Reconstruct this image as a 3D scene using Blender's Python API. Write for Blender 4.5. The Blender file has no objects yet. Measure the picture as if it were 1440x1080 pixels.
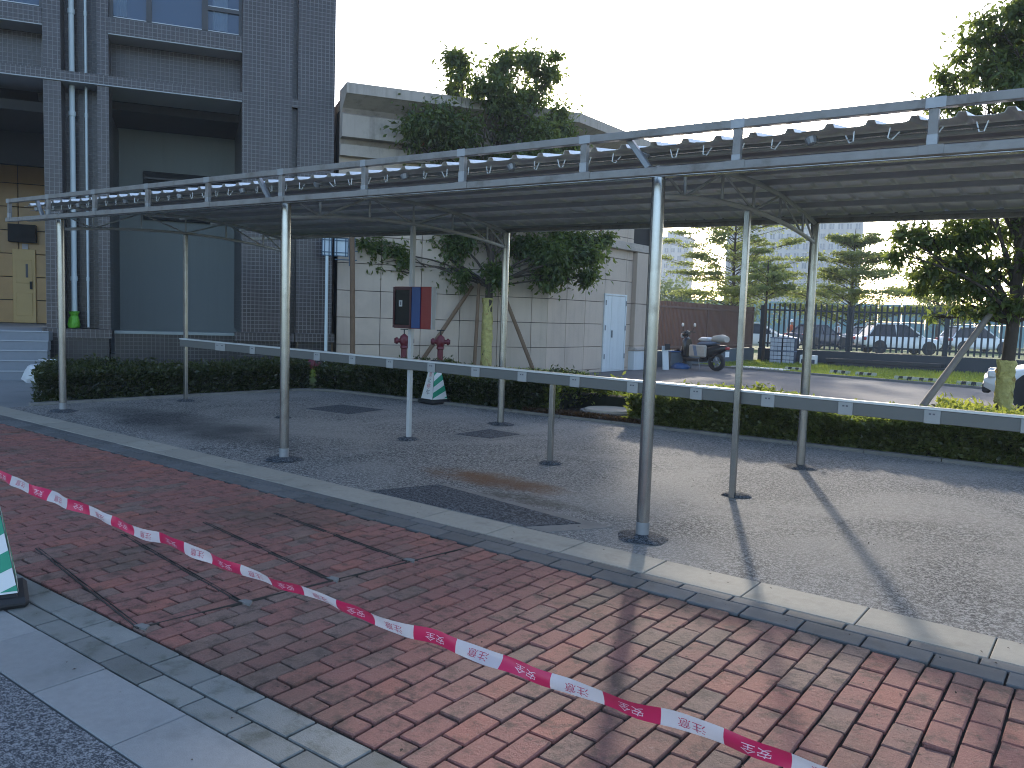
import bpy, math, random
import numpy as np
from mathutils import Vector, Matrix
sc = bpy.context.scene
COL = sc.collection
R = random.Random(7)
NR = np.random.default_rng(11)
rad = math.radians

# ------------------------------------------------------------------ camera
CAMYAW, CAMPITCH, CAMROLL, CAMH = -0.63637, -0.0841, 0.03287, 1.5
def cam_axes():
    fw = Vector((math.sin(CAMYAW)*math.cos(CAMPITCH), math.cos(CAMYAW)*math.cos(CAMPITCH), math.sin(CAMPITCH)))
    r = Vector((math.cos(CAMYAW), -math.sin(CAMYAW), 0)); u = r.cross(fw)
    c, s = math.cos(CAMROLL), math.sin(CAMROLL)
    return c*r+s*u, -s*r+c*u, fw
cr, cu, cf = cam_axes()
cam = bpy.data.objects.new('camera', bpy.data.cameras.new('camera')); COL.objects.link(cam)
cam.matrix_world = Matrix(((cr.x, cu.x, -cf.x, 0), (cr.y, cu.y, -cf.y, 0), (cr.z, cu.z, -cf.z, CAMH), (0, 0, 0, 1)))
cam.data.sensor_width = 36; cam.data.lens = 28.91; cam.data.clip_end = 3000; cam.data.clip_start = .05
sc.camera = cam
# ------------------------------------------------------------------ sky, sun, exposure
SUN_AZ, SUN_EL = rad(-24.9), rad(17.5)          # azimuth from +Y towards +X
w = bpy.data.worlds.new('World'); sc.world = w; w.use_nodes = True
nt = w.node_tree; bg = nt.nodes['Background']
sky = nt.nodes.new('ShaderNodeTexSky'); sky.sky_type = 'NISHITA'; sky.sun_disc = False
sky.sun_elevation = SUN_EL; sky.sun_rotation = SUN_AZ
sky.air_density = .75; sky.dust_density = 1.2; sky.ozone_density = 1.3
nt.links.new(sky.outputs[0], bg.inputs[0]); bg.inputs[1].default_value = 0.15
sl = bpy.data.lights.new('sun', 'SUN'); sun = bpy.data.objects.new('sun', sl); COL.objects.link(sun)
sl.energy = 1.45; sl.angle = rad(1.8); sl.color = (1.0, .9, .77)
sdir = Vector((math.sin(SUN_AZ)*math.cos(SUN_EL), math.cos(SUN_AZ)*math.cos(SUN_EL), math.sin(SUN_EL)))
sun.rotation_euler = sdir.to_track_quat('Z', 'Y').to_euler()
sc.view_settings.view_transform = 'Standard'; sc.view_settings.look = 'None'
sc.view_settings.exposure = 1.76; sc.view_settings.gamma = 1; sc.view_settings.use_curve_mapping = False
sc.render.engine = 'CYCLES'
sc.cycles.use_denoising = True; sc.cycles.pixel_filter_type = 'BLACKMAN_HARRIS'; sc.cycles.filter_width = 1.05
sc.cycles.max_bounces = 7; sc.cycles.transparent_max_bounces = 8; sc.cycles.caustics_reflective = False; sc.cycles.caustics_refractive = False

# ------------------------------------------------------------------ helpers
GX, GY = -0.00861, 0.0116
def G(x, y): return GX*(x+2)+GY*(y-5)            # the paved yard falls gently towards the camera
TILT = (GY, -GX, 0)

class MB:
    def __init__(s): s.v = []; s.f = []
    def add(s, v, f):
        k = len(s.v); s.v += [tuple(p) for p in v]; s.f += [tuple(i+k for i in q) for q in f]; return s
    def box(s, x0, x1, y0, y1, z0, z1, m=None):
        v = [(x, y, z) for z in (z0, z1) for y in (y0, y1) for x in (x0, x1)]
        if m is not None: v = [m @ Vector(p) for p in v]
        return s.add(v, [(0, 2, 3, 1), (4, 5, 7, 6), (0, 1, 5, 4), (2, 6, 7, 3), (0, 4, 6, 2), (1, 3, 7, 5)])
    def cbox(s, x0, x1, y0, y1, z0, z1, b, m=None):      # box with all edges bevelled by b
        v = []
        for sx in (0, 1):
            for sy in (0, 1):
                for sz in (0, 1):
                    X = (x0, x1)[sx]; Y = (y0, y1)[sy]; Z = (z0, z1)[sz]
                    dx = b*(1-2*sx); dy = b*(1-2*sy); dz = b*(1-2*sz)
                    v += [(X, Y+dy, Z+dz), (X+dx, Y, Z+dz), (X+dx, Y+dy, Z)]
        def i(sx, sy, sz, a): return (sx*4+sy*2+sz)*3+a
        f = []
        for a in range(3):
            o = [q for q in range(3) if q != a]
            for t in (0, 1):
                q = []
                for p, r in ((0, 0), (1, 0), (1, 1), (0, 1)):
                    k = [0, 0, 0]; k[a] = t; k[o[0]] = p; k[o[1]] = r; q.append(i(*k, a))
                f.append(q)
            for p in (0, 1):
                for r in (0, 1):
                    k0 = [0, 0, 0]; k0[o[0]] = p; k0[o[1]] = r; k1 = list(k0); k1[a] = 1
                    f.append((i(*k0, o[0]), i(*k0, o[1]), i(*k1, o[1]), i(*k1, o[0])))
        for sx in (0, 1):
            for sy in (0, 1):
                for sz in (0, 1): f.append((i(sx, sy, sz, 0), i(sx, sy, sz, 1), i(sx, sy, sz, 2)))
        if m is not None: v = [m @ Vector(p) for p in v]
        return s.add(v, f)
    def tube(s, pts, r, n=8, cap=True, twist=0):
        pts = [Vector(p) for p in pts]; rs = r if isinstance(r, (list, tuple)) else [r]*len(pts)
        v = []; f = []; prev = None
        for k, p in enumerate(pts):
            d = (pts[min(k+1, len(pts)-1)]-pts[max(k-1, 0)])
            d = d.normalized() if d.length > 1e-9 else Vector((0, 0, 1))
            a = Vector((0, 0, 1)) if abs(d.z) < .95 else Vector((1, 0, 0))
            if prev is not None: a = prev
            e1 = (a-d*a.dot(d)).normalized(); e2 = d.cross(e1); prev = e1
            for j in range(n):
                t = 2*math.pi*(j+.5)/n+twist
                v.append(p+(e1*math.cos(t)+e2*math.sin(t))*rs[k])
        for k in range(len(pts)-1):
            for j in range(n):
                f.append((k*n+j, k*n+(j+1) % n, (k+1)*n+(j+1) % n, (k+1)*n+j))
        if cap:
            f.append(tuple(range(n))[::-1]); f.append(tuple(range((len(pts)-1)*n, len(pts)*n)))
        return s.add(v, f)
    def lathe(s, prof, n=16, c=(0, 0, 0), cap=True, axis='z'):
        v = []; f = []
        for r, z in prof:
            for j in range(n):
                t = 2*math.pi*j/n; x, y = r*math.cos(t), r*math.sin(t)
                p = (x, y, z) if axis == 'z' else ((x, z, y) if axis == 'y' else (z, x, y))
                v.append((p[0]+c[0], p[1]+c[1], p[2]+c[2]))
        for k in range(len(prof)-1):
            for j in range(n): f.append((k*n+j, k*n+(j+1) % n, (k+1)*n+(j+1) % n, (k+1)*n+j))
        if cap: f.append(tuple(range(n))[::-1]); f.append(tuple(range((len(prof)-1)*n, len(prof)*n)))
        return s.add(v, f)
    def prism(s, poly, z0, z1):
        n = len(poly)
        zf = (lambda z, p: z(p[0], p[1]) if callable(z) else z)
        v = [(p[0], p[1], zf(z0, p)) for p in poly]+[(p[0], p[1], zf(z1, p)) for p in poly]
        return s.add(v, [tuple(range(n))[::-1], tuple(range(n, 2*n))]+[(i, (i+1) % n, n+(i+1) % n, n+i) for i in range(n)])
    def quad(s, *p): return s.add(p, [tuple(range(len(p)))])
    def mesh(s, name, mat, smooth=False):
        m = bpy.data.meshes.new(name); m.from_pydata(s.v, [], s.f)
        if mat: m.materials.append(mat)
        if smooth:
            m.shade_smooth()
            m.set_sharp_from_angle(angle=rad(40))
        return m
    def build(s, name, mat, parent=None, loc=None, smooth=False, rot=None):
        return link(name, s.mesh(name, mat, smooth), parent, loc, rot)
def link(name, me, parent=None, loc=None, rot=None):
    o = bpy.data.objects.new(name, me); COL.objects.link(o)
    if parent: o.parent = parent
    if loc is not None: o.location = loc
    if rot is not None: o.rotation_euler = rot
    return o
def tag(o, label=None, cat=None, group=None, kind=None):
    if label: o['label'] = label
    if cat: o['category'] = cat
    if group: o['group'] = group
    if kind: o['kind'] = kind
    return o
def empty(name, loc=(0, 0, 0), rz=0, label=None, cat=None, group=None, kind=None):
    o = bpy.data.objects.new(name, None); COL.objects.link(o); o.location = loc; o.rotation_euler = (0, 0, rz)
    o.empty_display_size = .1
    return tag(o, label, cat, group, kind)
def copy_tree(o, parent=None):
    c = o.copy(); COL.objects.link(c)
    if parent: c.parent = parent
    for ch in list(o.children): copy_tree(ch, c)
    return c
def npmesh(name, v, f, mat, smooth=False):
    me = bpy.data.meshes.new(name); v = np.ascontiguousarray(v, np.float32); f = np.ascontiguousarray(f, np.int32)
    k = f.shape[1]; me.vertices.add(len(v)); me.vertices.foreach_set('co', v.ravel())
    me.loops.add(f.size); me.loops.foreach_set('vertex_index', f.ravel())
    me.polygons.add(len(f)); me.polygons.foreach_set('loop_start', np.arange(0, f.size, k, dtype=np.int32))
    me.polygons.foreach_set('loop_total', np.full(len(f), k, np.int32))
    me.update(calc_edges=True); me.materials.append(mat)
    return me
def leafmesh(P, L, W, D, U, droop=.15):
    """one folded four-cornered leaf per point: P base, D direction, U face normal"""
    n = len(P); D = D/np.linalg.norm(D, axis=1, keepdims=True)
    S = np.cross(D, U); S /= np.linalg.norm(S, axis=1, keepdims=True)+1e-9
    N = np.cross(S, D)
    L = np.asarray(L).reshape(-1, 1)*np.ones((n, 1)); W = np.asarray(W).reshape(-1, 1)*np.ones((n, 1))
    mid = P+D*L*.5
    v = np.stack([P, mid+S*W*.5+N*W*.18, P+D*L-N*L*droop, mid-S*W*.5+N*W*.18], 1).reshape(-1, 3)
    return v, np.arange(4*n).reshape(n, 4)
def rdir(n): 
    d = NR.normal(size=(n, 3)); return d/np.linalg.norm(d, axis=1, keepdims=True)

# ------------------------------------------------------------------ materials
def newmat(name):
    m = bpy.data.materials.new(name); m.use_nodes = True
    return m, m.node_tree, m.node_tree.nodes['Principled BSDF']
def mathn(t, op, a, b=None, clamp=False):
    n = t.nodes.new('ShaderNodeMath'); n.operation = op; n.use_clamp = clamp
    for i, x in enumerate((a, b)):
        if x is None: continue
        if isinstance(x, (int, float)): n.inputs[i].default_value = x
        else: t.links.new(x, n.inputs[i])
    return n.outputs[0]
def mixc(t, f, a, b, mode='MIX'):
    n = t.nodes.new('ShaderNodeMix'); n.data_type = 'RGBA'; n.blend_type = mode; n.clamp_factor = True
    for i, x in ((0, f), (6, a), (7, b)):
        if isinstance(x, (int, float)): n.inputs[i].default_value = x
        elif isinstance(x, (tuple, list)): n.inputs[i].default_value = (*x[:3], 1)
        else: t.links.new(x, n.inputs[i])
    return n.outputs[2]
def noise(t, scale, detail=4, rough=.55, vec=None, dist=0):
    n = t.nodes.new('ShaderNodeTexNoise'); n.inputs['Scale'].default_value = scale; n.inputs['Detail'].default_value = detail
    n.inputs['Roughness'].default_value = rough; n.inputs['Distortion'].default_value = dist
    t.links.new(vec if vec is not None else pos(t), n.inputs['Vector']); return n.outputs['Fac']
def pos(t):
    if '_pos' not in t.nodes:
        g = t.nodes.new('ShaderNodeNewGeometry'); g.name = '_pos'
    return t.nodes['_pos'].outputs['Position']
def island(t):
    pos(t); return t.nodes['_pos'].outputs['Random Per Island']
def objrand(t):
    if '_oi' not in t.nodes: n = t.nodes.new('ShaderNodeObjectInfo'); n.name = '_oi'
    return t.nodes['_oi'].outputs['Random']
def step(t, x, lo, hi):
    n = t.nodes.new('ShaderNodeMapRange'); n.interpolation_type = 'SMOOTHSTEP'
    n.inputs[1].default_value = lo; n.inputs[2].default_value = hi
    t.links.new(x, n.inputs[0]); return n.outputs[0]
def rnd2(t):
    return mathn(t, 'FRACT', mathn(t, 'ADD', objrand(t), island(t)))
def bump(t, b, h, dist, strength=1.0):
    n = t.nodes.new('ShaderNodeBump'); n.inputs['Distance'].default_value = dist; n.inputs['Strength'].default_value = strength
    t.links.new(h, n.inputs['Height']); t.links.new(n.outputs[0], b.inputs['Normal'])
def scaled(t, c, f):      # colour times float socket
    n = t.nodes.new('ShaderNodeVectorMath'); n.operation = 'SCALE'
    if isinstance(c, (tuple, list)): n.inputs[0].default_value = c[:3]
    else: t.links.new(c, n.inputs[0])
    t.links.new(f, n.inputs[3]); return n.outputs[0]
def plain(name, col, rough=.6, metal=0, var=.2, vs=4, rnd=0, bs=0, bd=.002, spec=.5, streak=0, dirt=None, ds=1.5, dlo=.5, dhi=.75):
    m, t, b = newmat(name)
    k = mathn(t, 'ADD', mathn(t, 'MULTIPLY', noise(t, vs, 6, .6), 2*var), 1-var)
    if rnd: k = mathn(t, 'MULTIPLY', k, mathn(t, 'ADD', mathn(t, 'MULTIPLY', rnd2(t), 2*rnd), 1-rnd))
    c = scaled(t, col, k)
    if dirt: c = mixc(t, step(t, noise(t, ds, 6, .65), dlo, dhi), c, dirt)
    if streak:
        mp = t.nodes.new('ShaderNodeMapping'); mp.inputs['Scale'].default_value = (4, 4, .22); t.links.new(pos(t), mp.inputs['Vector'])
        c = scaled(t, c, mathn(t, 'SUBTRACT', 1.0, mathn(t, 'MULTIPLY', step(t, noise(t, 1.6, 6, .65, mp.outputs[0]), .48, .75), streak)))
    t.links.new(c, b.inputs['Base Color']); b.inputs['Roughness'].default_value = rough; b.inputs['Metallic'].default_value = metal
    b.inputs['Specular IOR Level'].default_value = spec
    if bs: bump(t, b, noise(t, bs, 4, .6), bd)
    return m
def leafmat(name, c1, c2, trans, tw=.45, rough=.45):
    m, t, b = newmat(name)
    k = rnd2(t); c = mixc(t, k, c1, c2)
    t.links.new(c, b.inputs['Base Color']); b.inputs['Roughness'].default_value = rough
    tr = t.nodes.new('ShaderNodeBsdfTranslucent'); tr.inputs[0].default_value = (*trans, 1)
    mx = t.nodes.new('ShaderNodeMixShader'); mx.inputs[0].default_value = tw
    t.links.new(b.outputs[0], mx.inputs[1]); t.links.new(tr.outputs[0], mx.inputs[2])
    t.links.new(mx.outputs[0], t.nodes['Material Output'].inputs['Surface'])
    return m

MAT = {}
# red clay paving bricks: per-brick hue, dirty patches, pale scuffs
m, t, b = newmat('paving_brick'); MAT['brick'] = m
k = rnd2(t)
c = mixc(t, step(t, mathn(t, 'ADD', k, mathn(t, 'MULTIPLY', mathn(t, 'SUBTRACT', noise(t, .7, 3), .5), 1.6)), .55, 1.0), (.325, .142, .118), (.262, .17, .138))
c = mixc(t, step(t, mathn(t, 'FRACT', mathn(t, 'MULTIPLY', k, 7.13)), .8, .98), c, (.38, .15, .115))
c = mixc(t, mathn(t, 'MULTIPLY', step(t, noise(t, .9, 5, .6), .46, .66), .6), c, (.14, .098, .075))
c = mixc(t, mathn(t, 'MULTIPLY', step(t, noise(t, 11, 8, .75), .46, .66), .72), c, (.085, .062, .05))
c = mixc(t, mathn(t, 'MULTIPLY', step(t, noise(t, 38, 6, .75), .56, .72), .5), c, (.36, .27, .23))
c = scaled(t, c, mathn(t, 'ADD', mathn(t, 'MULTIPLY', noise(t, 150, 4, .8), 1.3), .38))
t.links.new(c, b.inputs['Base Color']); b.inputs['Roughness'].default_value = .82; b.inputs['Specular IOR Level'].default_value = .35
bump(t, b, mathn(t, 'ADD', noise(t, 260, 3, .7), mathn(t, 'MULTIPLY', noise(t, 40, 5, .7), 2.0)), .005)
MAT['joint'] = plain('joint_dirt', (.022, .018, .015), .95, var=.4, vs=40)
# asphalt yard: coarse open grain, dusty pale areas, rust run
def asphalt(name, dark, light, dusty, stains=True, grain=95, dl=(.44, .68)):
    m, t, b = newmat(name)
    n1 = noise(t, grain, 3, .75); n2 = noise(t, grain*.42, 2, .6)
    g = step(t, mathn(t, 'ADD', mathn(t, 'MULTIPLY', n1, .65), mathn(t, 'MULTIPLY', n2, .35)), .45, .58)
    c = mixc(t, g, dark, light)
    if stains:
        d = step(t, noise(t, .55, 7, .62, dist=.6), *dl)
        c = mixc(t, mathn(t, 'MULTIPLY', d, .62), c, dusty)
        d2 = step(t, noise(t, 2.6, 8, .72, dist=1.0), .56, .72)
        c = mixc(t, mathn(t, 'MULTIPLY', d2, .4), c, dusty)
        xyz = t.nodes.new('ShaderNodeSeparateXYZ'); t.links.new(pos(t), xyz.inputs[0])
        def blob(cx, cy, rx, ry, ns):
            dx = mathn(t, 'DIVIDE', mathn(t, 'SUBTRACT', xyz.outputs[0], cx), rx); dy = mathn(t, 'DIVIDE', mathn(t, 'SUBTRACT', xyz.outputs[1], cy), ry)
            q = mathn(t, 'ADD', mathn(t, 'MULTIPLY', dx, dx), mathn(t, 'MULTIPLY', dy, dy))
            q = mathn(t, 'ADD', q, mathn(t, 'MULTIPLY', mathn(t, 'SUBTRACT', noise(t, ns, 6, .65), .5), 3.2))
            return step(t, q, 1.6, -.3)
        c = mixc(t, mathn(t, 'MULTIPLY', blob(-4.4, 5.72, .72, .27, 3), .85), c, (.15, .066, .024))
        c = mixc(t, mathn(t, 'MULTIPLY', blob(-3.75, 5.35, .5, .16, 5), .55), c, (.05, .036, .022))
        c = mixc(t, mathn(t, 'MULTIPLY', blob(-8.9, 5.55, 2.0, .55, 1.3), .7), c, (.03, .034, .04))
    t.links.new(c, b.inputs['Base Color']); b.inputs['Roughness'].default_value = .9; b.inputs['Specular IOR Level'].default_value = .2
    bump(t, b, n1, .006, 1.0)
    return m
MAT['asphalt'] = asphalt('yard_asphalt', (.064, .065, .066), (.39, .384, .368), (.33, .318, .295), grain=88, dl=(.4, .64))
MAT['asphalt_dark'] = asphalt('fresh_asphalt', (.025, .03, .036), (.15, .165, .185), (.1, .1, .1), False, 95)
MAT['asphalt_front'] = asphalt('front_asphalt', (.06, .066, .075), (.33, .34, .35), (.15, .15, .15), False, 150)
MAT['cement'] = plain('cement_edge', (.2, .195, .185), .9, var=.35, vs=7, bs=120, bd=.002)
MAT['road'] = plain('road_asphalt', (.1, .098, .1), .85, var=.22, vs=2.2, bs=150, bd=.002, dirt=(.15, .145, .14), ds=.5)
MAT['beige_slab'] = plain('beige_slab', (.36, .335, .28), .85, var=.16, vs=26, rnd=.07, bs=190, bd=.0015, dirt=(.25, .235, .19), ds=3.5, dlo=.5, dhi=.78)
MAT['grey_slab'] = plain('grey_slab', (.27, .275, .27), .85, var=.16, vs=26, rnd=.08, bs=190, bd=.0015, dirt=(.19, .2, .19), ds=2.5, dlo=.5, dhi=.78)
MAT['dark_tile'] = plain('dark_border_tile', (.125, .128, .128), .8, var=.25, vs=14, rnd=.2, bs=160, bd=.0015, dirt=(.085, .088, .08), ds=5, dlo=.5, dhi=.75)
MAT['near_tile'] = plain('near_border_tile', (.2, .205, .19), .82, var=.25, vs=14, rnd=.28, bs=160, bd=.003, dirt=(.11, .115, .095), ds=7, dlo=.46, dhi=.7)
MAT['soil'] = plain('soil', (.055, .04, .028), .95, var=.4, vs=6, bs=40, bd=.02)
MAT['grass_ground'] = plain('grass_ground', (.12, .155, .035), .9, var=.35, vs=2.2, bs=60, bd=.02, dirt=(.12, .105, .045), ds=.8)
MAT['galv'] = plain('galvanised_steel', (.36, .36, .355), .24, .9, streak=.35, var=.16, vs=14, bs=0, dirt=(.19, .185, .18), ds=4, dlo=.5, dhi=.8)
MAT['galv_dark'] = plain('weathered_steel', (.27, .28, .295), .5, .5, var=.2, vs=12)
MAT['galv_pale'] = plain('pale_galvanised_steel', (.42, .43, .44), .5, .2, var=.15, vs=9)
MAT['weld'] = plain('silver_weld_paint', (.33, .335, .34), .4, .3, var=.2, vs=14)
MAT['galv_beam'] = plain('dull_galvanised_beam', (.265, .25, .232), .5, .2, var=.25, vs=10, dirt=(.16, .14, .12), ds=4, dlo=.48, dhi=.72)
MAT['white_steel'] = plain('white_painted_steel', (.45, .455, .45), .45, 0, var=.08, vs=10)
MAT['sheet'] = plain('roof_sheet_metal', (.8, .82, .83), .45, .1, var=.1, vs=2.5, rnd=.05)
MAT['rail_grey'] = plain('rail_aluminium', (.14, .143, .138), .45, .1, var=.06, vs=9)
MAT['rail_lit_lip'] = plain('rail_lit_lip', (.68, .7, .7), .35, .2, var=.05)  # near-white: light on the rail's top edge is put into the colour
MAT['socket'] = plain('socket_plastic', (.34, .345, .345), .4, 0, var=.05)
MAT['ink'] = plain('print_grey', (.12, .12, .14), .7)
MAT['black'] = plain('black_rubber', (.02, .02, .022), .7, var=.2)
MAT['black_gloss'] = plain('black_plastic', (.018, .018, .02), .25, var=.1)
MAT['white'] = plain('white_plastic', (.74, .75, .75), .45, var=.05)
MAT['green'] = plain('cone_green', (.015, .29, .17), .45, var=.1)
MAT['tape_red'] = plain('tape_red', (.6, .018, .085), .35, var=.08)
m, t, b = newmat('tape_white'); b.inputs['Base Color'].default_value = (.66, .6, .62, 1); b.inputs['Roughness'].default_value = .3
tr = t.nodes.new('ShaderNodeBsdfTranslucent'); tr.inputs[0].default_value = (.7, .66, .68, 1); mx = t.nodes.new('ShaderNodeMixShader'); mx.inputs[0].default_value = .35
t.links.new(b.outputs[0], mx.inputs[1]); t.links.new(tr.outputs[0], mx.inputs[2]); t.links.new(mx.outputs[0], t.nodes['Material Output'].inputs['Surface']); MAT['tape_white'] = m
MAT['tape_ink'] = plain('tape_red_print', (.48, .05, .11), .5)
MAT['tape_inkw'] = plain('tape_pale_print', (.78, .5, .56), .5)
# dark mosaic facade
def mosaic(name, col, grout, size):
    m, t, b = newmat(name)
    tc = t.nodes.new('ShaderNodeTexCoord'); s = t.nodes.new('ShaderNodeSeparateXYZ'); t.links.new(tc.outputs['Object'], s.inputs[0])
    cb = t.nodes.new('ShaderNodeCombineXYZ'); t.links.new(mathn(t, 'ADD', s.outputs[0], s.outputs[1]), cb.inputs[0]); t.links.new(s.outputs[2], cb.inputs[1])
    br = t.nodes.new('ShaderNodeTexBrick'); br.offset = 0; t.links.new(cb.outputs[0], br.inputs['Vector'])
    br.inputs['Scale'].default_value = 1; br.inputs['Brick Width'].default_value = size; br.inputs['Row Height'].default_value = size
    br.inputs['Mortar Size'].default_value = size*.07; br.inputs['Mortar Smooth'].default_value = .1
    br.inputs['Color1'].default_value = (*col, 1); br.inputs['Color2'].default_value = (col[0]*.62, col[1]*.6, col[2]*.6, 1); br.inputs['Mortar'].default_value = (*grout, 1)
    c = scaled(t, br.outputs['Color'], mathn(t, 'ADD', mathn(t, 'MULTIPLY', noise(t, 1.4, 5, .6), .5), .75))
    t.links.new(c, b.inputs['Base Color']); b.inputs['Roughness'].default_value = .33
    bump(t, b, mathn(t, 'SUBTRACT', 1.0, br.outputs['Fac']), .003)
    return m
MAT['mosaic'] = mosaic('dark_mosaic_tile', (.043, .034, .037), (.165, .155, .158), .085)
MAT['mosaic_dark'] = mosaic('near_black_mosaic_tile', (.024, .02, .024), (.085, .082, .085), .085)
MAT['soffit'] = plain('grey_soffit_paint', (.4, .42, .44), .8, var=.08, vs=2)
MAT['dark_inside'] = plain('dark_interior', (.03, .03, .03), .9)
MAT['panel_wall'] = plain('grey_green_wall', (.24, .268, .262), .8, streak=.07, var=.05, vs=1)
MAT['stone'] = plain('beige_cladding', (.52, .415, .33), .7, streak=.1, var=.12, vs=1.3, rnd=.07, bs=60, bd=.001, dirt=(.45, .36, .29), ds=.8, dlo=.45, dhi=.7)
MAT['stone_joint'] = plain('cladding_joint', (.035, .03, .027), .9)
MAT['cornice'] = plain('cornice_stone', (.42, .36, .31), .8, streak=.28, var=.14, vs=1.6, bs=40, bd=.002, dirt=(.25, .225, .19), ds=1.1, dlo=.48, dhi=.72)
MAT['blue_glass'] = plain('blue_window_glass', (.02, .05, .1), .06, 0, var=.05, spec=.6)
MAT['frame_dark'] = plain('dark_window_frame', (.03, .03, .034), .4)
MAT['frame_white'] = plain('white_window_bead', (.55, .57, .6), .4)
MAT['curtain'] = plain('white_curtain', (.13, .18, .25), .8)
MAT['pipe'] = plain('pale_drain_pipe', (.55, .62, .64), .45, var=.06)
MAT['marble'] = plain('yellow_marble', (.46, .28, .1), .35, var=.22, vs=2.2, rnd=.1)
MAT['yellow_door'] = plain('yellow_door_paint', (.6, .42, .16), .4, var=.06)
MAT['step'] = plain('grey_granite_step', (.19, .21, .235), .6, var=.14, vs=12)
MAT['nosing'] = plain('pale_step_nosing', (.36, .38, .4), .6, var=.1)
MAT['white_door'] = plain('white_door_paint', (.6, .63, .64), .4, streak=.18, var=.05, rnd=.03)
MAT['red'] = plain('red_enamel', (.22, .014, .01), .4, var=.1)
MAT['hydrant_red'] = plain('hydrant_red', (.13, .012, .022), .45, var=.2, vs=12)
MAT['blue'] = plain('blue_enamel', (.014, .05, .17), .4, var=.08)
MAT['cab_glass'] = plain('dark_cabinet_glass', (.008, .009, .011), .25, spec=.2)
MAT['label'] = plain('pale_label', (.5, .5, .5), .7)
MAT['maroon'] = plain('maroon_frame', (.06, .012, .014), .5)
MAT['brown_slat'] = plain('brown_fence_paint', (.115, .062, .05), .55, var=.1, rnd=.08)
MAT['fence_dark'] = plain('dark_blue_fence_paint', (.022, .03, .042), .5, var=.1)
MAT['low_wall'] = plain('fence_base_wall', (.1, .12, .14), .8, var=.12, vs=2)
MAT['hoarding'] = plain('teal_hoarding', (.2, .36, .4), .6, var=.07, rnd=.05)
MAT['bark'] = plain('tree_bark', (.065, .048, .036), .9, var=.35, vs=9, bs=30, bd=.01)
MAT['pole_wood'] = plain('prop_pole_wood', (.17, .105, .062), .8, var=.3, vs=8, bs=25, bd=.004)
MAT['pole_grey'] = plain('weathered_prop_pole', (.21, .175, .14), .85, var=.3, vs=9, bs=25, bd=.004)
MAT['wrap'] = plain('yellow_trunk_wrap', (.46, .4, .14), .7, var=.4, vs=12, bs=14, bd=.05, dirt=(.28, .17, .05), ds=7, dlo=.52, dhi=.7)
MAT['leaf_dark'] = leafmat('ficus_leaf', (.032, .055, .018), (.1, .135, .04), (.3, .38, .07), .42)
MAT['leaf_mid'] = leafmat('mid_green_leaf', (.03, .062, .015), (.075, .12, .03), (.2, .3, .04), .4)
MAT['leaf_fine'] = leafmat('fine_pale_leaf', (.075, .115, .035), (.15, .19, .065), (.42, .48, .13), .48)
MAT['leaf_far'] = leafmat('far_tree_leaf', (.07, .11, .045), (.12, .16, .07), (.3, .38, .12), .4)
MAT['hedge'] = leafmat('shaded_hedge_leaf', (.008, .017, .006), (.05, .065, .02), (.16, .2, .04), .35, .3)  # left hedge: its shade is put into the near-black leaf colour
MAT['hedge_lit'] = leafmat('lit_hedge_leaf', (.014, .026, .009), (.15, .17, .055), (.42, .5, .08), .4, .28)  # right hedge: same planting, lighter leaf colour stands in for the light
MAT['hedge_yellow'] = leafmat('yellow_green_hedge_leaf', (.11, .14, .03), (.25, .26, .06), (.5, .54, .08), .48)
MAT['hedge_brown'] = leafmat('brown_low_leaf', (.06, .035, .02), (.11, .06, .03), (.16, .09, .03), .3)
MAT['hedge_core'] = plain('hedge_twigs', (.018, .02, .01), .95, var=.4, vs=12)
MAT['blade'] = leafmat('grass_blade', (.09, .14, .022), (.2, .25, .05), (.5, .58, .07), .45)
MAT['red_leaf'] = leafmat('old_red_leaf', (.3, .06, .02), (.4, .1, .03), (.5, .12, .03), .4)
MAT['tower'] = plain('tower_render', (.5, .48, .46), .85, var=.07, vs=.1)
MAT['tower_glass'] = plain('tower_window', (.14, .17, .2), .25, var=.2)
MAT['litter'] = plain('dry_litter', (.05, .035, .025), .9)
MAT['sack'] = plain('white_sack', (.6, .62, .63), .7, var=.15, vs=8, bs=14, bd=.02)
MAT['lime'] = plain('lime_plastic_bag', (.1, .34, .02), .5, var=.2, vs=12, bs=20, bd=.02)
MAT['tarp_blue'] = plain('blue_plastic', (.02, .08, .22), .5, var=.2)
MAT['car_white'] = plain('white_car_paint', (.85, .86, .87), .2, var=.03)
MAT['car_blue'] = plain('dark_blue_car_paint', (.02, .03, .07), .2, var=.03)
MAT['car_grey'] = plain('grey_car_paint', (.34, .36, .4), .25, .3, var=.03)
MAT['car_glass'] = plain('car_glass', (.015, .018, .022), .06)
MAT['tail'] = plain('tail_lamp_red', (.35, .01, .015), .25)
MAT['lamp_clear'] = plain('headlamp_clear', (.6, .62, .64), .15)
MAT['chrome'] = plain('bright_alloy', (.6, .6, .62), .3, .8)
MAT['cloth_beige'] = plain('beige_cloth', (.42, .38, .33), .85, var=.2, vs=14)
MAT['cloth_blue'] = plain('blue_grey_cloth', (.15, .19, .27), .8, var=.2, vs=14)
MAT['skin'] = plain('skin', (.36, .21, .15), .6)
MAT['vest'] = plain('orange_vest', (.65, .12, .03), .7)
MAT['trousers'] = plain('dark_trousers', (.06, .07, .1), .8)
MAT['pack'] = plain('wrapped_blocks', (.42, .46, .52), .6, var=.15, vs=6, rnd=.12)
MAT['pack_gap'] = plain('pack_shadow_gap', (.05, .06, .09), .8)
MAT['bar_dark'] = plain('dark_steel_tube', (.03, .032, .036), .5, .3)
MAT['edge_steel'] = plain('worn_edge_steel', (.055, .045, .04), .7, .2, var=.4, vs=15)
MAT['stop_pale'] = plain('wheel_stop_pale', (.45, .46, .36), .8, var=.15)
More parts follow.
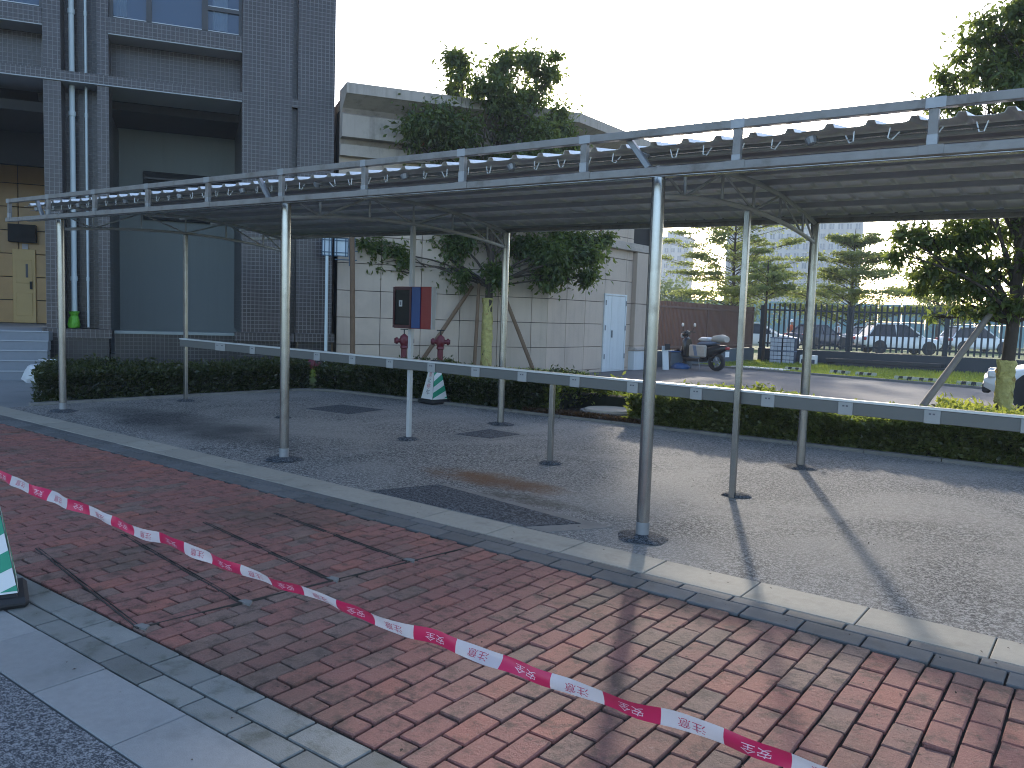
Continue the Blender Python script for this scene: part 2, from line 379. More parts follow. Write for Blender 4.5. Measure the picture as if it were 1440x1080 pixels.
MAT['lattice'] = plain('lattice_blue_dark', (.03, .07, .12), .5)
MAT['lattice_panel'] = plain('lattice_pale_panel', (.5, .58, .63), .5)
MAT['manhole'] = plain('concrete_cover', (.4, .36, .3), .9, var=.2, vs=9, bs=50, bd=.003)

# ------------------------------------------------------------------ ground sheets
g = MB()
g.quad((-900, 12.5, -.02), (900, 12.5, -.02), (900, 900, -.02), (-900, 900, -.02))
g.quad((-900, -300, -.32), (900, -300, -.32), (900, 12.5, -.32), (-900, 12.5, -.32))
g.quad((-900, 12.5, -.32), (900, 12.5, -.32), (900, 12.5, -.02), (-900, 12.5, -.02))
tag(g.build('ground', MAT['grass_ground']), kind='structure')

def zt(d): return lambda x, y: G(x, y)+d
LB = [(-11.62, 4.95), (-11.0, 8.75), (-10.85, 9.05), (-10.55, 9.22), (-10.2, 9.28), (-0.7, 10.02), (8, 10.66)]   # planted edge of the yard
yard = empty('asphalt_yard', (0, 0, 0), kind='structure')
pad = [(-11.62, 4.66)]+LB+[(8, 4.66)]
MB().prism(pad, zt(-.2), zt(-.004)).build('surface', MAT['asphalt'], yard)
def inset_poly(p, d):
    c = np.mean(p, 0); return [tuple(c+(np.array(q)-c)*(1+d/np.linalg.norm(np.array(q)-c))) for q in p]
for P, mt in (([(-4.86, 4.672), (-3.30, 4.672), (-3.05, 5.02), (-4.62, 5.24), (-4.78, 4.86)], 'asphalt_dark'),
              ([(-9.12, 7.5), (-8.33, 7.58), (-8.37, 8.26), (-9.16, 8.18)], 'asphalt_dark'),
              ([(-6.28, 7.38), (-5.79, 7.46), (-5.74, 7.96), (-6.23, 8.0)], 'asphalt_dark')):
    if P[0][0] > -5: rim = [(-4.9, 4.668), (-3.1, 4.668), (-2.83, 5.1), (-4.62, 5.3), (-4.8, 4.9)]
    else: rim = inset_poly(P, .11)
    MB().prism(rim, zt(-.05), zt(0)).build('cement_rim', MAT['cement'], yard)
    MB().prism(P, zt(-.05), zt(.004)).build('patch', MAT[mt], yard)
# kerb strip along the planting
k = MB()
for i in range(len(LB)-1):
    a, b_ = np.array(LB[i]), np.array(LB[i+1]); L = np.linalg.norm(b_-a); n = max(1, round(L/.8)); d = (b_-a)/L; s = np.array((-d[1], d[0]))
    for j in range(n):
        p, q = a+d*(L*j/n+.004), a+d*(L*(j+1)/n-.004)
        k.prism([tuple(p), tuple(q), tuple(q+s*.11), tuple(p+s*.11)], zt(-.2), zt(.03))
tag(k.build('kerb', MAT['cement']), kind='structure')

def slabs(root, name, y0, y1, x0, x1, L, mat, h=.004, gap=.006, off=0, top=0.0, lim=300):
    """a row of bevelled slabs sharing one mesh"""
    me = MB().cbox(-L/2+gap/2, L/2-gap/2, -(y1-y0)/2+gap/2, (y1-y0)/2-gap/2, -.06, 0, h).mesh(name, mat)
    x = x0+off
    while x < x1:
        z = G(x+L/2, (y0+y1)/2)+top+R.uniform(-.0015, .0015)
        o = link(name, me, root, (x+L/2, (y0+y1)/2, z), (TILT[0]+R.uniform(-.004, .004), TILT[1]+R.uniform(-.004, .004), R.uniform(-.003, .003)))
        x += L
pav = empty('stone_border', (0, 0, 0), kind='structure')
MB().prism([(-30, 1.38), (6, 1.38), (6, 4.67), (-30, 4.67)], zt(-.2), zt(-.014)).build('joint_bed', MAT['joint'], pav)
slabs(pav, 'beige_slab', 4.335, 4.66, -15.56, 4.5, .6, MAT['beige_slab'], off=.17)
slabs(pav, 'narrow_tile', 4.235, 4.335, -15.5, 4.5, .3, MAT['dark_tile'], off=.08, gap=.01)
slabs(pav, 'border_tile', 4.075, 4.235, -15.5, 4.5, .3, MAT['dark_tile'], off=.2, gap=.01)
slabs(pav, 'near_border_tile', 1.815, 1.965, -9, 4.5, .3, MAT['near_tile'], off=.1, gap=.011)
slabs(pav, 'near_narrow_tile', 1.69, 1.815, -9, 4.5, .3, MAT['near_tile'], off=.22, gap=.011)
slabs(pav, 'grey_slab', 1.395, 1.69, -9, 4.5, .6, MAT['grey_slab'], off=.29)
fr = MB().prism([(-30, -12), (8, -12), (8, 1.388), (-30, 1.388)], zt(-.2), zt(-.002)).build('front_road', MAT['asphalt_front']); tag(fr, kind='structure')

# brick paving: courses run across the strip, half-brick offset
BW, BL = .1165, .2185
brick_root = empty('brick_paving', (0, 0, 0), kind='structure')
x0, x1, y0, y1 = -17.5, 4.5, 1.972, 4.07
recs = []
nx = int((x1-x0)/BW)
for i in range(nx):
    x = x0+(i+.5)*BW; y = y0-(BL/2 if i % 2 else 0)+R.uniform(-.004, .004)
    while y < y1-.01:
        a, b_ = max(y, y0), min(y+BL, y1)
        if b_-a > .03: recs.append((x, (a+b_)/2, b_-a))
        y += BL
P = np.array([(r[0], r[1], 0) for r in recs]); d = np.linalg.norm(P-np.array((0, 0, CAMH)), axis=1)
vx = (P[:, :2]@np.array((cf.x, cf.y)))/np.linalg.norm(P[:, :2], axis=1)/math.hypot(cf.x, cf.y)
def inframe(x, y):
    q = Vector((x, y, G(x, y)-CAMH)); dz = q.dot(cf); return dz > .3 and abs(q.dot(cr)/dz) < .64 and -.5 < q.dot(cu)/dz < .5
vis = np.array([inframe(r[0], r[1]) for r in recs])
order = np.argsort(np.where(vis, d, d+100)); near = set(order[:292].tolist())
variants = [[] for _ in range(3)]
def brickverts(w, l, seed):
    rr = random.Random(seed); m = MB(); g_ = .0052
    m.cbox(-w/2+g_, w/2-g_, -l/2+g_, l/2-g_, -.05, 0, .0045)
    m.v = [(p[0]+rr.uniform(-.0016, .0016), p[1]+rr.uniform(-.0016, .0016), p[2]+rr.uniform(-.001, .001)) for p in m.v]
    return m
cache = {}
field_v, field_f, nv = [], [], 0
for i, (x, y, l) in enumerate(recs):
    z = G(x, y)+R.gauss(0, .0022); rot = (TILT[0]+R.gauss(0, .009), TILT[1]+R.gauss(0, .012), R.gauss(0, .014))
    if i in near:
        key = (round(l, 2), R.randrange(4))
        if key not in cache: cache[key] = brickverts(BW, l, hash(key)).mesh('brick', MAT['brick'])
        link('brick', cache[key], brick_root, (x, y, z), rot)
    else:
        key = ('v', round(l, 2), R.randrange(4))
        if key not in cache: mm = brickverts(BW, l, hash(key[1:])); cache[key] = (np.array(mm.v), mm.f)
        vv, ff = cache[key]; Mx = Matrix.Translation((x, y, z)) @ Matrix.Rotation(rot[2], 4, 'Z') @ Matrix.Rotation(rot[1], 4, 'Y') @ Matrix.Rotation(rot[0], 4, 'X')
        Mn = np.array(Mx); field_v.append(vv@Mn[:3, :3].T+Mn[:3, 3]); field_f += [tuple(q+nv for q in f) for f in ff]; nv += len(vv)
me = bpy.data.meshes.new('brick_field'); me.from_pydata(np.concatenate(field_v).tolist(), [], field_f); me.materials.append(MAT['brick'])
tag(link('brick_field', me, brick_root), kind='stuff')
# steel edged trench covers let into the bricks
tc = empty('trench_cover', (-4.2, 2.9, G(-4.2, 2.9)), label='steel edged trench covers set into the red brick paving', cat='trench cover')
cov = [((-5.18, 2.22), (-3.60, 1.985)), ((-5.10, 2.71), (-3.51, 2.49)), ((-4.98, 3.22), (-3.45, 3.02)), ((-4.84, 3.70), (-3.37, 3.55)), ((-4.70, 4.06), (-3.27, 4.06))]
def bar(m, a, b_, w, z0, z1):
    a = np.array(a); b_ = np.array(b_); d = (b_-a)/np.linalg.norm(b_-a); s = np.array((-d[1], d[0]))*w/2
    m.prism([tuple(a-s), tuple(b_-s), tuple(b_+s), tuple(a+s)], lambda x, y: G(x, y)+z0, lambda x, y: G(x, y)+z1)
for a, b_ in cov[:4]:
    m = MB(); bar(m, a, b_, .007, -.03, .0055); bar(m, (a[0], a[1]+.018), (b_[0], b_[1]+.018), .003, -.03, .0045)
    m.v = [(p[0]+4.2, p[1]-2.9, p[2]-G(-4.2, 2.9)) for p in m.v]; m.build('edge_angle', MAT['edge_steel'], tc)
m = MB(); bar(m, cov[0][1], cov[4][1], .005, -.03, .0055)
m.v = [(p[0]+4.2, p[1]-2.9, p[2]-G(-4.2, 2.9)) for p in m.v]; m.build('edge_angle', MAT['edge_steel'], tc)
for a, b_ in cov[:4]:
    m = MB(); bx, by = b_; m.prism([(bx-.035, by+.002), (bx+.05, by+.012), (bx+.02, by+.05), (bx-.03, by+.04)], zt(-.01), zt(.007))
    m.v = [(p[0]+4.2, p[1]-2.9, p[2]-G(-4.2, 2.9)) for p in m.v]; m.build('corner_plate', MAT['cement'], tc)
# dry crumbs on the paving
n = 900; P = np.column_stack([NR.uniform(-9, .5, n), NR.uniform(1.4, 9.2, n), np.zeros(n)]); P[:, 2] = G(P[:, 0], P[:, 1])+.004
D = rdir(n); D[:, 2] *= .2; v, f = leafmesh(P, NR.uniform(.006, .02, n), NR.uniform(.004, .012, n), D, np.tile((0, 0, 1.), (n, 1)))
tag(link('leaf_litter', npmesh('leaf_litter', v, f, MAT['litter'])), kind='stuff')

# road behind, lawns, approach paving
rd = MB().prism([(-11.9, 15.6), (20, 15.9), (20, 21.2), (-1.9, 23.8), (-9.5, 25.4), (-11.9, 25.9)], -.2, .0).build('road', MAT['road']); tag(rd, kind='structure')
m = MB()
for a, b_ in (((-11.9, 25.9), (-9.5, 25.4)), ((-9.5, 25.4), (-1.9, 23.8)), ((-1.9, 23.8), (20, 21.2)), ((-11.4, 15.6), (20, 15.9))):
    a = np.array(a); b_ = np.array(b_); L = np.linalg.norm(b_-a); d = (b_-a)/L; s = np.array((-d[1], d[0])); n = int(L/1.0)
    for j in range(n): p, q = a+d*(L*j/n+.006), a+d*(L*(j+1)/n-.006); m.prism([tuple(p), tuple(q), tuple(q+s*.12), tuple(p+s*.12)], -.1, .06)
tag(m.build('road_kerb', MAT['cement']), kind='structure')
ap = MB()
AP = [(-11.62, 4.66), (-11.66, 4.97), (-16.4, 7.5), (-18.5, 6.2), (-20, 2), (-20, 4.66)]
ap.add([(-11.62, 4.67, .07), (-11.66, 4.99, .075), (-15.9, 7.3, .01), (-19.5, 1.5, .01), (-19.5, 4.67, .07)], [(0, 1, 2, 4)])
ap.v = [(-11.62, 4.67, .07), (-11.66, 4.99, .072), (-16.0, 7.32, .012), (-22, -2, .012), (-22, 4.67, .04)]; ap.f = [(0, 1, 2, 4)]
tag(ap.build('path', MAT['grey_slab']), kind='structure')
def lawnz(x, y):
    if y < 12.4: return .09
    return .02
lw = MB()
lw.v = [(-11.6, 4.98, .08), (-16.6, 7.55, .16), (-18.6, 9.0, .2), (-13, 17, .2), (-10.9, 15.6, .02), (20, 15.6, .02), (20, 11.5, .06), (-0.6, 10.1, .055), (-10.2, 9.36, .12), (-11.1, 8.9, .12)]
lw.f = [(0, 9, 2, 1), (9, 3, 2), (9, 8, 4, 3), (8, 7, 6, 5, 4)]
tag(lw.build('lawn', MAT['grass_ground']), kind='structure')

def blades(name, P, h, w=.006):
    n = len(P); a = NR.uniform(0, 2*np.pi, n); D = np.column_stack([np.cos(a)*.5, np.sin(a)*.5, np.ones(n)])
    U = np.column_stack([np.cos(a), np.sin(a), np.zeros(n)])
    v, f = leafmesh(P, h*NR.uniform(.5, 1.3, n), w*np.ones(n), D, U, .25)
    return tag(link(name, npmesh(name, v, f, MAT['blade'])), kind='stuff')
n = 60000; P = np.column_stack([NR.uniform(-10.5, 4, n), NR.uniform(11.3, 15.6, n), np.zeros(n)]); P[:, 2] = .02+(15.6-P[:, 1])*.012; blades('grass', P, .075, .012)
n = 42000; x = NR.uniform(-11.5, 6, n); y0_ = np.where(x < -1.9, 25.4-(x+9.5)*.21, 23.8-(x+1.9)*.12)+.15; P = np.column_stack([x, y0_+(32.4-y0_)*NR.uniform(0, 1, n)**1.2, np.full(n, -.02)]); blades('grass', P, .1, .025)
n = 30000; u_ = NR.uniform(0, 1, n); P = np.column_stack([-16+u_*5+NR.uniform(-1.2, 1.2, n), 8+u_*8+NR.uniform(-1.5, 1.0, n), np.full(n, .15)]); blades('grass', P, .08, .012)

# ------------------------------------------------------------------ dark tiled building (local x along facade, y into it)
AZ = rad(32.2); RZ = math.pi/2-AZ
ux, uy = math.sin(AZ), math.cos(AZ); nx_, ny_ = math.cos(AZ), -math.sin(AZ)
CF = -18.8
def floc(U, d, z=0): return (U*ux+(CF-d)*nx_, U*uy+(CF-d)*ny_, z)
db = empty('office_building', floc(0, 0), RZ, label='dark mosaic tiled building with recessed bays and blue windows beside the yard', cat='building')
LC = 'cbox'
def fb(name, mt, *bs, bev=0):
    m = MB()
    for q in bs: m.cbox(*q, bev) if bev else m.box(*q)
    return m.build(name, MAT[mt], db)
for (a, b_, d1) in ((-2.72, -2.41, .75), (-1.77, -1.56, .75), (.99, 2.02, 4.2), (2.14, 2.93, 6), (-6.5, -5.9, .75)):
    fb('pillar', 'mosaic', (a, b_, 0, d1, .93, 5.82)); fb('pillar', 'mosaic', (a, b_, 0, d1, 6.0, 26))
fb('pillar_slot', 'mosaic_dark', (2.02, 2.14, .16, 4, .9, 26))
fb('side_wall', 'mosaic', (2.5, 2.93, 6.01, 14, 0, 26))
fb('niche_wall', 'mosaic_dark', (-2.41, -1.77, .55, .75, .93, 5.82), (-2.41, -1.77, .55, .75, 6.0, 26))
fb('ledge', 'mosaic', (-9, .985, -.05, .5, 5.822, 5.998), (.985, 2.93, .001, .5, 5.822, 5.998))
fb('ledge_soffit', 'soffit', (-9, .985, -.046, 1.25, 5.80, 5.82))
fb('upper_floor', 'dark_inside', (-9, .985, .51, 8, 5.9, 5.99))
fb('spandrel', 'mosaic', (-1.56, .985, .62, .9, 6.0, 6.82), (-5.9, -2.72, .62, .9, 6.0, 6.82))
for a, b_ in ((-1.56, .985), (-5.9, -2.725)):
    fb('window_band', 'mosaic', (a, b_, -.02, .7, 6.84, 7.14)); fb('band_soffit', 'soffit', (a, b_, -.015, .62, 6.82, 6.84))
    W = b_-a; sp = [a+.08, a+.08+.26*W, a+.08+.68*W, b_-.06]
    win = fb('window', 'frame_dark', (a, b_, .1, .2, 7.142, 7.2), (a, sp[0]-.003, .1, .2, 7.2, 9.6), (sp[3], b_, .1, .2, 7.2, 9.6),
             (sp[1]-.05, sp[1]+.05, .09, .2, 7.202, 9.6), (sp[2]-.06, sp[2]+.06, .09, .2, 7.202, 9.6), (sp[2]+.061, sp[3]-.001, .1, .2, 7.62, 7.70), (a, b_, .1, .2, 9.602, 9.7))
    for q0, q1, z0, z1 in ((sp[0], sp[1]-.051, 7.2, 9.6), (sp[1]+.051, sp[2]-.061, 7.2, 9.6), (sp[2]+.061, sp[3]-.002, 7.2, 7.618), (sp[2]+.061, sp[3]-.002, 7.702, 9.6)):
        MB().box(q0, q1, .15, .16, z0, z1).build('pane', MAT['blue_glass'], win)
        MB().box(q0, q1, .135, .149, z0, z0+.025).build('bead', MAT['frame_white'], win)
    for q0, q1 in ((sp[0], sp[0]+.25), (sp[2]+.15, sp[2]+.45)):
        m = MB(); pts = [(q0+(q1-q0)*j/24, .155+.004*math.sin(j*1.9)) for j in range(25)]
        for j in range(24): m.quad((pts[j][0], pts[j][1]-.012, 7.24), (pts[j+1][0], pts[j+1][1]-.012, 7.24), (pts[j+1][0], pts[j+1][1]-.012, 9.5), (pts[j][0], pts[j][1]-.012, 9.5))
        m.build('curtain', MAT['curtain'], win, (0, -.004, 0), True)
    fb('room_back', 'dark_inside', (a, b_, .9, 1.0, 6.82, 9.8))
    fb('window_head', 'mosaic', (a, b_, .0, .7, 9.72, 26))
fb('roof', 'dark_inside', (-45, 2.9, .02, 12, 26.0, 26.2))  # height raised out of view to block skylight
fb('unseen_wing', 'mosaic', (-45, -6.51, .0, .7, 6.0, 26), (-45, -9.01, .0, .7, -.2, 6.0))  # unseen wing added to cut skylight over the left of the yard
# bay between the pillars: low wall, deep recess
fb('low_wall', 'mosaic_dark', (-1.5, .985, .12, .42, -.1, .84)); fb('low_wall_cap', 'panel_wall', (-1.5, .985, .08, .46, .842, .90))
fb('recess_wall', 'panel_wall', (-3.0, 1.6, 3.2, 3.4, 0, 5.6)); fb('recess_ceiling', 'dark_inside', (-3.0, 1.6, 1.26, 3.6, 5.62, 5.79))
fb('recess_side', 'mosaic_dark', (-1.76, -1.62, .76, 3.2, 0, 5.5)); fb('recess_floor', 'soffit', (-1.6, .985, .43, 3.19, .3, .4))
lou = fb('vent_opening', 'dark_inside', (-1.09, 1.0, 3.1, 3.19, 3.5, 4.64)); 
for j in range(7): MB().box(-1.07, .98, 3.07, 3.098, 3.56+j*.15, 3.60+j*.15).build('slat', MAT['frame_dark'], lou)
# plinths
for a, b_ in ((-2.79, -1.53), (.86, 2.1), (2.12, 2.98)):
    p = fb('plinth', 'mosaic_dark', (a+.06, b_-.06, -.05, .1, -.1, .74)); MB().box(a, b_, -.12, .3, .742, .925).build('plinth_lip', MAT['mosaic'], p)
# drain pipes in the niche
for U, r_ in ((-2.255, .055), (-2.0, .026)):
    pp = MB().tube([(U, .3, 1.05 if r_ > .05 else .95), (U, .3, 5.8)], r_, 12).tube([(U, .3, 6.0), (U, .3, 14)], r_, 12).build('drain_pipe', MAT['pipe'], db, smooth=True)
    for z in (1.9, 3.6, 5.2, 7.2): MB().lathe([(r_*1.25, z), (r_*1.25, z+.09)], 12, (U, .3, 0)).build('pipe_collar', MAT['pipe'], pp, smooth=True)
# lobby on the left: steps, floor, yellow stone back wall open to a light court
for k in range(5):
    z1 = .01+.17*(k+1); d0 = -1.8+.3*k
    MB().cbox(-9, -2.48-.03*k, d0, d0+.34 if k < 4 else 0.0, -.2 if k == 0 else z1-.172, z1, .006).build('step', MAT['step'], db); MB().cbox(-9, -2.482-.03*k, d0-.012, d0+.05, z1+.0005, z1+.022, .004).build('nosing', MAT['nosing'], db)
fb('lobby_floor', 'soffit', (-9, -2.72, .0, 6.2, .7, .855))
fb('lobby_ceiling', 'dark_inside', (-9, -2.0, .76, 3.4, 5.3, 5.5)); fb('lobby_beam', 'dark_inside', (-9, -2.2, 3.2, 3.4, 4.55, 5.3))
fb('lobby_side', 'dark_inside', (-2.72, -2.66, .76, 3.6, .86, 5.3))
lobm = MB().cbox(-.39, .39, 0, .05, -.29, .29, .006).mesh('marble_panel', MAT['marble'])
for i in range(8):
    for j in range(8): link('marble_panel', lobm, db, (-9.0+i*.8+.4, 6.0, .86+.3+j*.6))
fb('lobby_back', 'stone_joint', (-9, -2.4, 6.045, 6.2, .8, 5.7))
sx = 24.8/18.8
yd = MB().cbox(-3.29*sx, -2.89*sx, 5.93, 5.995, .87, 2.78, .01).build('door', MAT['yellow_door'], db)
for z in (1.35, 2.2): MB().cbox(-3.23*sx, -2.95*sx, 5.915, 5.929, z-.3, z+.3, .006).build('door_panel', MAT['yellow_door'], yd)
MB().box(-2.99*sx, -2.95*sx, 5.87, 5.93, 1.75, 1.95).build('handle', MAT['black'], yd); MB().box(-3.06*sx, -3.02*sx, 5.9, 5.93, 2.05, 2.4).build('notice', MAT['ink'], yd)
fb('wall_unit', 'dark_inside', (-3.33*sx, -2.86*sx, 5.7, 5.98, 2.95, 3.4)); fb('wall_notice', 'label', (-3.12*sx, -3.02*sx, 5.94, 5.99, 2.78, 2.92))
bag = empty('plastic_bag', floc(-2.2, -.0, .93), RZ, label='lime green plastic bag tied round the foot of the drain pipe', cat='bag')
m = MB(); m.lathe([(.03, .0), (.1, .01), (.12, .08), (.1, .2), (.07, .26), (.11, .33), (.09, .34)], 14, (-.05, .3-.12, 0)); m.v = [(p[0]+R.gauss(0, .008), p[1]+R.gauss(0, .008), p[2]+R.gauss(0, .006)) for p in m.v]; m.build('bag_body', MAT['lime'], bag, smooth=True)

# ------------------------------------------------------------------ beige stone building
CB = .12                                          # its wall stands a little behind the dark facade plane
kU = (-18.8-CB)/-18.684
cornU = 8.18*kU
bb = empty('beige_building', floc(cornU, CB), RZ, label='beige stone clad building with deep overhanging cornice behind the trees', cat='building')
e2 = Vector((math.cos(RZ)*0+math.sin(RZ), math.cos(RZ), 0))     # world +Y seen in the building's local axes
e2 = Vector((uy, -0.0, 0)); e2 = Vector((uy, ux, 0))            # (along, into)
LFT = 3.02*kU-cornU                                # left end of the visible face (local x)
RLEN = 5.5
bk = MB(); bk.box(LFT, -.02, .045, .4, -.2, 5.9)
n2 = Vector((e2.y, -e2.x, 0))                      # outward normal of the right face
def rface(s, o, z): p = e2*s+n2*o; return (p.x, p.y, z)
def rbox(m, s0, s1, o0, o1, z0, z1, b=0):
    Mx = Matrix(((e2.x, n2.x, 0, 0), (e2.y, n2.y, 0, 0), (0, 0, 1, 0), (0, 0, 0, 1)))
    return m.cbox(s0, s1, o0, o1, z0, z1, b, Mx) if b else m.box(s0, s1, o0, o1, z0, z1, Mx)
rbox(bk, .02, 5.4, -.4, -.045, -.2, 5.9); bk.build('wall', MAT['stone_joint'], bb)
rows = [-.1, .08, .70, 1.32, 1.93, 2.55, 3.17, 3.79, 4.41, 4.98]
cols = [LFT]+[c*kU-cornU for c in (4.01, 4.96, 5.91, 6.87, 7.75)]+[0]
for i in range(len(cols)-1):
    for j in range(len(rows)-1):
        w_, h_ = cols[i+1]-cols[i], rows[j+1]-rows[j]
        MB().cbox(.0065, w_-.0065, R.uniform(-.002, .002), .05, .0065, h_-.0065, .004).build('stone_panel', MAT['stone'], bb, (cols[i], 0, rows[j]))
rc = [0, .86, 1.78, 2.78, 3.95, 4.32]
Mr = Matrix(((e2.x, n2.x, 0), (e2.y, n2.y, 0), (0, 0, 1)))
arot = math.atan2(e2.y, e2.x)
for i in range(5):
    for j in range(len(rows)-1):
        if i == 3 and j < 4: continue
        w_, h_ = rc[i+1]-rc[i], rows[j+1]-rows[j]
        MB().cbox(.0065, w_-.0065, R.uniform(-.002, .002), .05, .0065, h_-.0065, .004).build('stone_panel', MAT['stone'], bb, rface(rc[i], 0, rows[j]), rot=(0, 0, arot))
for (z0, z1) in ((-.1, .7), (.7, 1.93), (1.93, 3.42)):
    m = MB(); rbox(m, 4.33, 5.42, -.03, .14, z0+.006, z1-.006, .008); m.build('pier_block', MAT['stone'], bb)
m = MB(); rbox(m, 4.28, 5.47, -.03, .2, .0, .56, .01); m.build('pier_base', MAT['white_door'], bb)
m = MB(); rbox(m, 4.25, 5.5, -.03, .24, .562, .66, .02); m.build('pier_base_mould', MAT['cornice'], bb)
m = MB(); rbox(m, -.05, 5.5, -.02, .16, 3.43, 3.55, .01); rbox(m, -.05, 5.5, -.02, .1, 3.552, 3.66, .01); m.build('string_course', MAT['cornice'], bb)
# cornice: one profile swept round three edges, cut in stone lengths
prof = [(.0, 4.90), (.19, 4.90), (.21, 5.14), (.05, 5.16), (.12, 5.27), (.40, 5.27), (.43, 5.74), (.30, 5.80), (.40, 5.88), (.84, 6.06), (.9, 6.08), (.9, 6.30), (.0, 6.33)]
def sweep(p0, dirv, n_in, L, cuts, mit0, mit1):
    for i in range(len(cuts)-1):
        m = MB(); ring = []
        for e, s in ((0, cuts[i]), (1, cuts[i+1])):
            for o, z in prof:
                sh = 0
                if s == cuts[0] and e == 0: sh = -o*mit0
                if s == cuts[-1] and e == 1: sh = o*mit1
                q = p0+dirv*(s+sh+(.005 if e == 0 and i else 0)-(.005 if e == 1 and i < len(cuts)-2 else 0))+n_in*o; ring.append((q.x, q.y, z))
        n = len(prof); f = [tuple(range(n)), tuple(range(n, 2*n))[::-1]]+[(j, (j+1) % n, n+(j+1) % n, n+j) for j in range(n)]
        m.add(ring, f); m.build('cornice_stone', MAT['cornice'], bb)
tn = math.tan(rad(32.2/2))
sweep(Vector((LFT, 0, 0)), Vector((1, 0, 0)), Vector((0, -1, 0)), -LFT, [0, 2.55, 5.0, -LFT], 0, tn)
sweep(Vector((0, 0, 0)), e2, n2, 5.5, [0, 2.7, 5.5], tn, 1.0)
m = MB(); rbox(m, 5.38, 5.42, -9, .1, 0, 6.1); m.box(LFT+.02, LFT+.3, .41, 8, -.2, 6.1); m.build('end_wall', MAT['stone'], bb)
MB().prism([(LFT+.05, .05), (0, .05), (e2*5.3).to_tuple()[:2], (e2*5.3-n2*7).to_tuple()[:2], (LFT+.05, 8)], 6.0, 6.2).build('roof', MAT['cornice'], bb)
MB().tube([(.3, .6, 6.2), (.3, .6, 7.5)], .012, 5).build('antenna', MAT['galv'], bb)
# white double door on the right face
dj = MB(); rbox(dj, 2.74, 3.99, -.05, .035, 0, .03); rbox(dj, 2.74, 2.80, -.05, .04, .03, 2.12); rbox(dj, 3.93, 3.99, -.05, .04, .03, 2.12); rbox(dj, 2.74, 3.99, -.05, .042, 2.122, 2.17)
rbox(dj, 2.8, 3.93, -.05, -.02, .03, 2.12)
dj = dj.build('door_frame', MAT['white_door'], bb)
for s0, s1 in ((2.805, 3.13), (3.14, 3.925)):
    m = MB(); rbox(m, s0, s1, -.03, .03, .035, 2.115, .004); m.build('door_leaf', MAT['white_door'], dj)
m = MB(); rbox(m, 3.17, 3.20, .03, .07, .95, 1.15); m.build('handle', MAT['galv_dark'], dj)
m = MB()
for z in (.35, 1.15, 1.85):
    for s in (2.79, 3.93): rbox(m, s, s+.03, .04, .06, z, z+.14)
m.build('hinges', MAT['galv_dark'], dj)
m = MB(); m.cbox(-3.06, -2.9, -.05, -.004, 1.38, 2.0, .004)
m.build('notice_plate', MAT['label'], bb)

# ------------------------------------------------------------------ canopy
X1, X2, X3 = -10.866, -6.412, -2.551; X4 = 1.32
YF, YM, YB, YR = 5.015, 6.741, 8.455, 4.765
def cz(x): return -.0088*(x+2)
can = empty('canopy', (-4.5, 6.7, G(-4.5, 6.7)), label='long galvanised steel canopy with arched trusses and corrugated metal roof', cat='canopy')
CO = Vector(can.location)
def cb(m, name, mat, parent=None, smooth=False):
    m.v = [(p[0]-CO.x, p[1]-CO.y, p[2]-CO.z) for p in m.v]
    return m.build(name, MAT[mat], parent or can, smooth=smooth)
def roofz(y, x): return 2.735-.135*((y-YM)/1.9)**2+cz(x)
def chord(y, x, top): 
    return (2.655-.16*((y-YM)/1.72)**2 if top else 2.425-.115*((y-YM)/1.72)**2)+cz(x)
for X in (X1, X2, X3, X4):
    for Y, ztop in ((YF, 2.43), (YB, 2.50)):
        zb = G(X, Y)
        p = cb(MB().tube([(X, Y, zb-.05), (X, Y, ztop+cz(X)-.002)], .0445, 20), 'post', 'galv', smooth=True)
        if Y == YF: cb(MB().tube([(X, Y, zb+.005), (X, Y, zb+.11)], .0462, 20), 'foot_sleeve', 'galv_dark', p, True)
    my = YM-.11 if X == X3 else YM
    cb(MB().cbox(X-.024, X+.024, my-.024, my+.024, G(X, YM)-.05, chord(YM, X, 0)-.02, .004), 'middle_post', 'white_steel' if X == X2 else 'galv')
    tr = cb(MB().tube([(X, y, chord(y, X, 1)) for y in np.linspace(YF-.02, YB+.02, 13)], .021, 8), 'truss', 'galv_pale', smooth=True)
    cb(MB().tube([(X, y, chord(y, X, 0)) for y in np.linspace(YF, YB, 13)], .02, 8), 'lower_chord', 'galv_pale', tr, True)
    ys = [YM-1.32, YM-.66, YM, YM+.66, YM+1.32]
    for y in ys: cb(MB().tube([(X, y, chord(y, X, 0)), (X, y, chord(y, X, 1))], .012, 6), 'web', 'galv_pale', tr)
    for a, b_ in (((YF+.03, 1), (ys[0], 0)), ((ys[0], 0), (ys[1], 1)), ((ys[1], 1), (ys[2], 0)), ((ys[2], 0), (ys[3], 1)), ((ys[3], 1), (ys[4], 0)), ((ys[4], 1), (YB-.03, 0))):
        cb(MB().tube([(X, a[0], chord(a[0], X, a[1])), (X, b_[0], chord(b_[0], X, b_[1]))], .011, 6), 'web', 'galv_pale', tr)
    cb(MB().cbox(X-.018, X+.018, YR+.03, YR+.07, 2.45+cz(X), 2.74+cz(X), .003, Matrix.Translation((X, YR, 2.5))@Matrix.Rotation(rad(-38), 4, 'Y')@Matrix.Translation((-X, -YR, -2.5))), 'stay', 'galv_dark')
def longbar(name, mat, y, z, w_, h_, x0=-11.72, x1=2.7):
    m = MB(); m.cbox(x0, x1, y-w_/2, y+w_/2, z-h_/2, z+h_/2, .004); m.v = [(p[0], p[1], p[2]+cz(p[0])) for p in m.v]
    return cb(m, name, mat)
longbar('front_beam', 'galv_beam', YR, 2.425, .05, .05)
longbar('top_rail', 'galv_beam', YR, 2.665, .05, .05)
longbar('head_beam', 'galv', YF, 2.455, .06, .05); longbar('back_beam', 'galv', YB, 2.525, .05, .05)
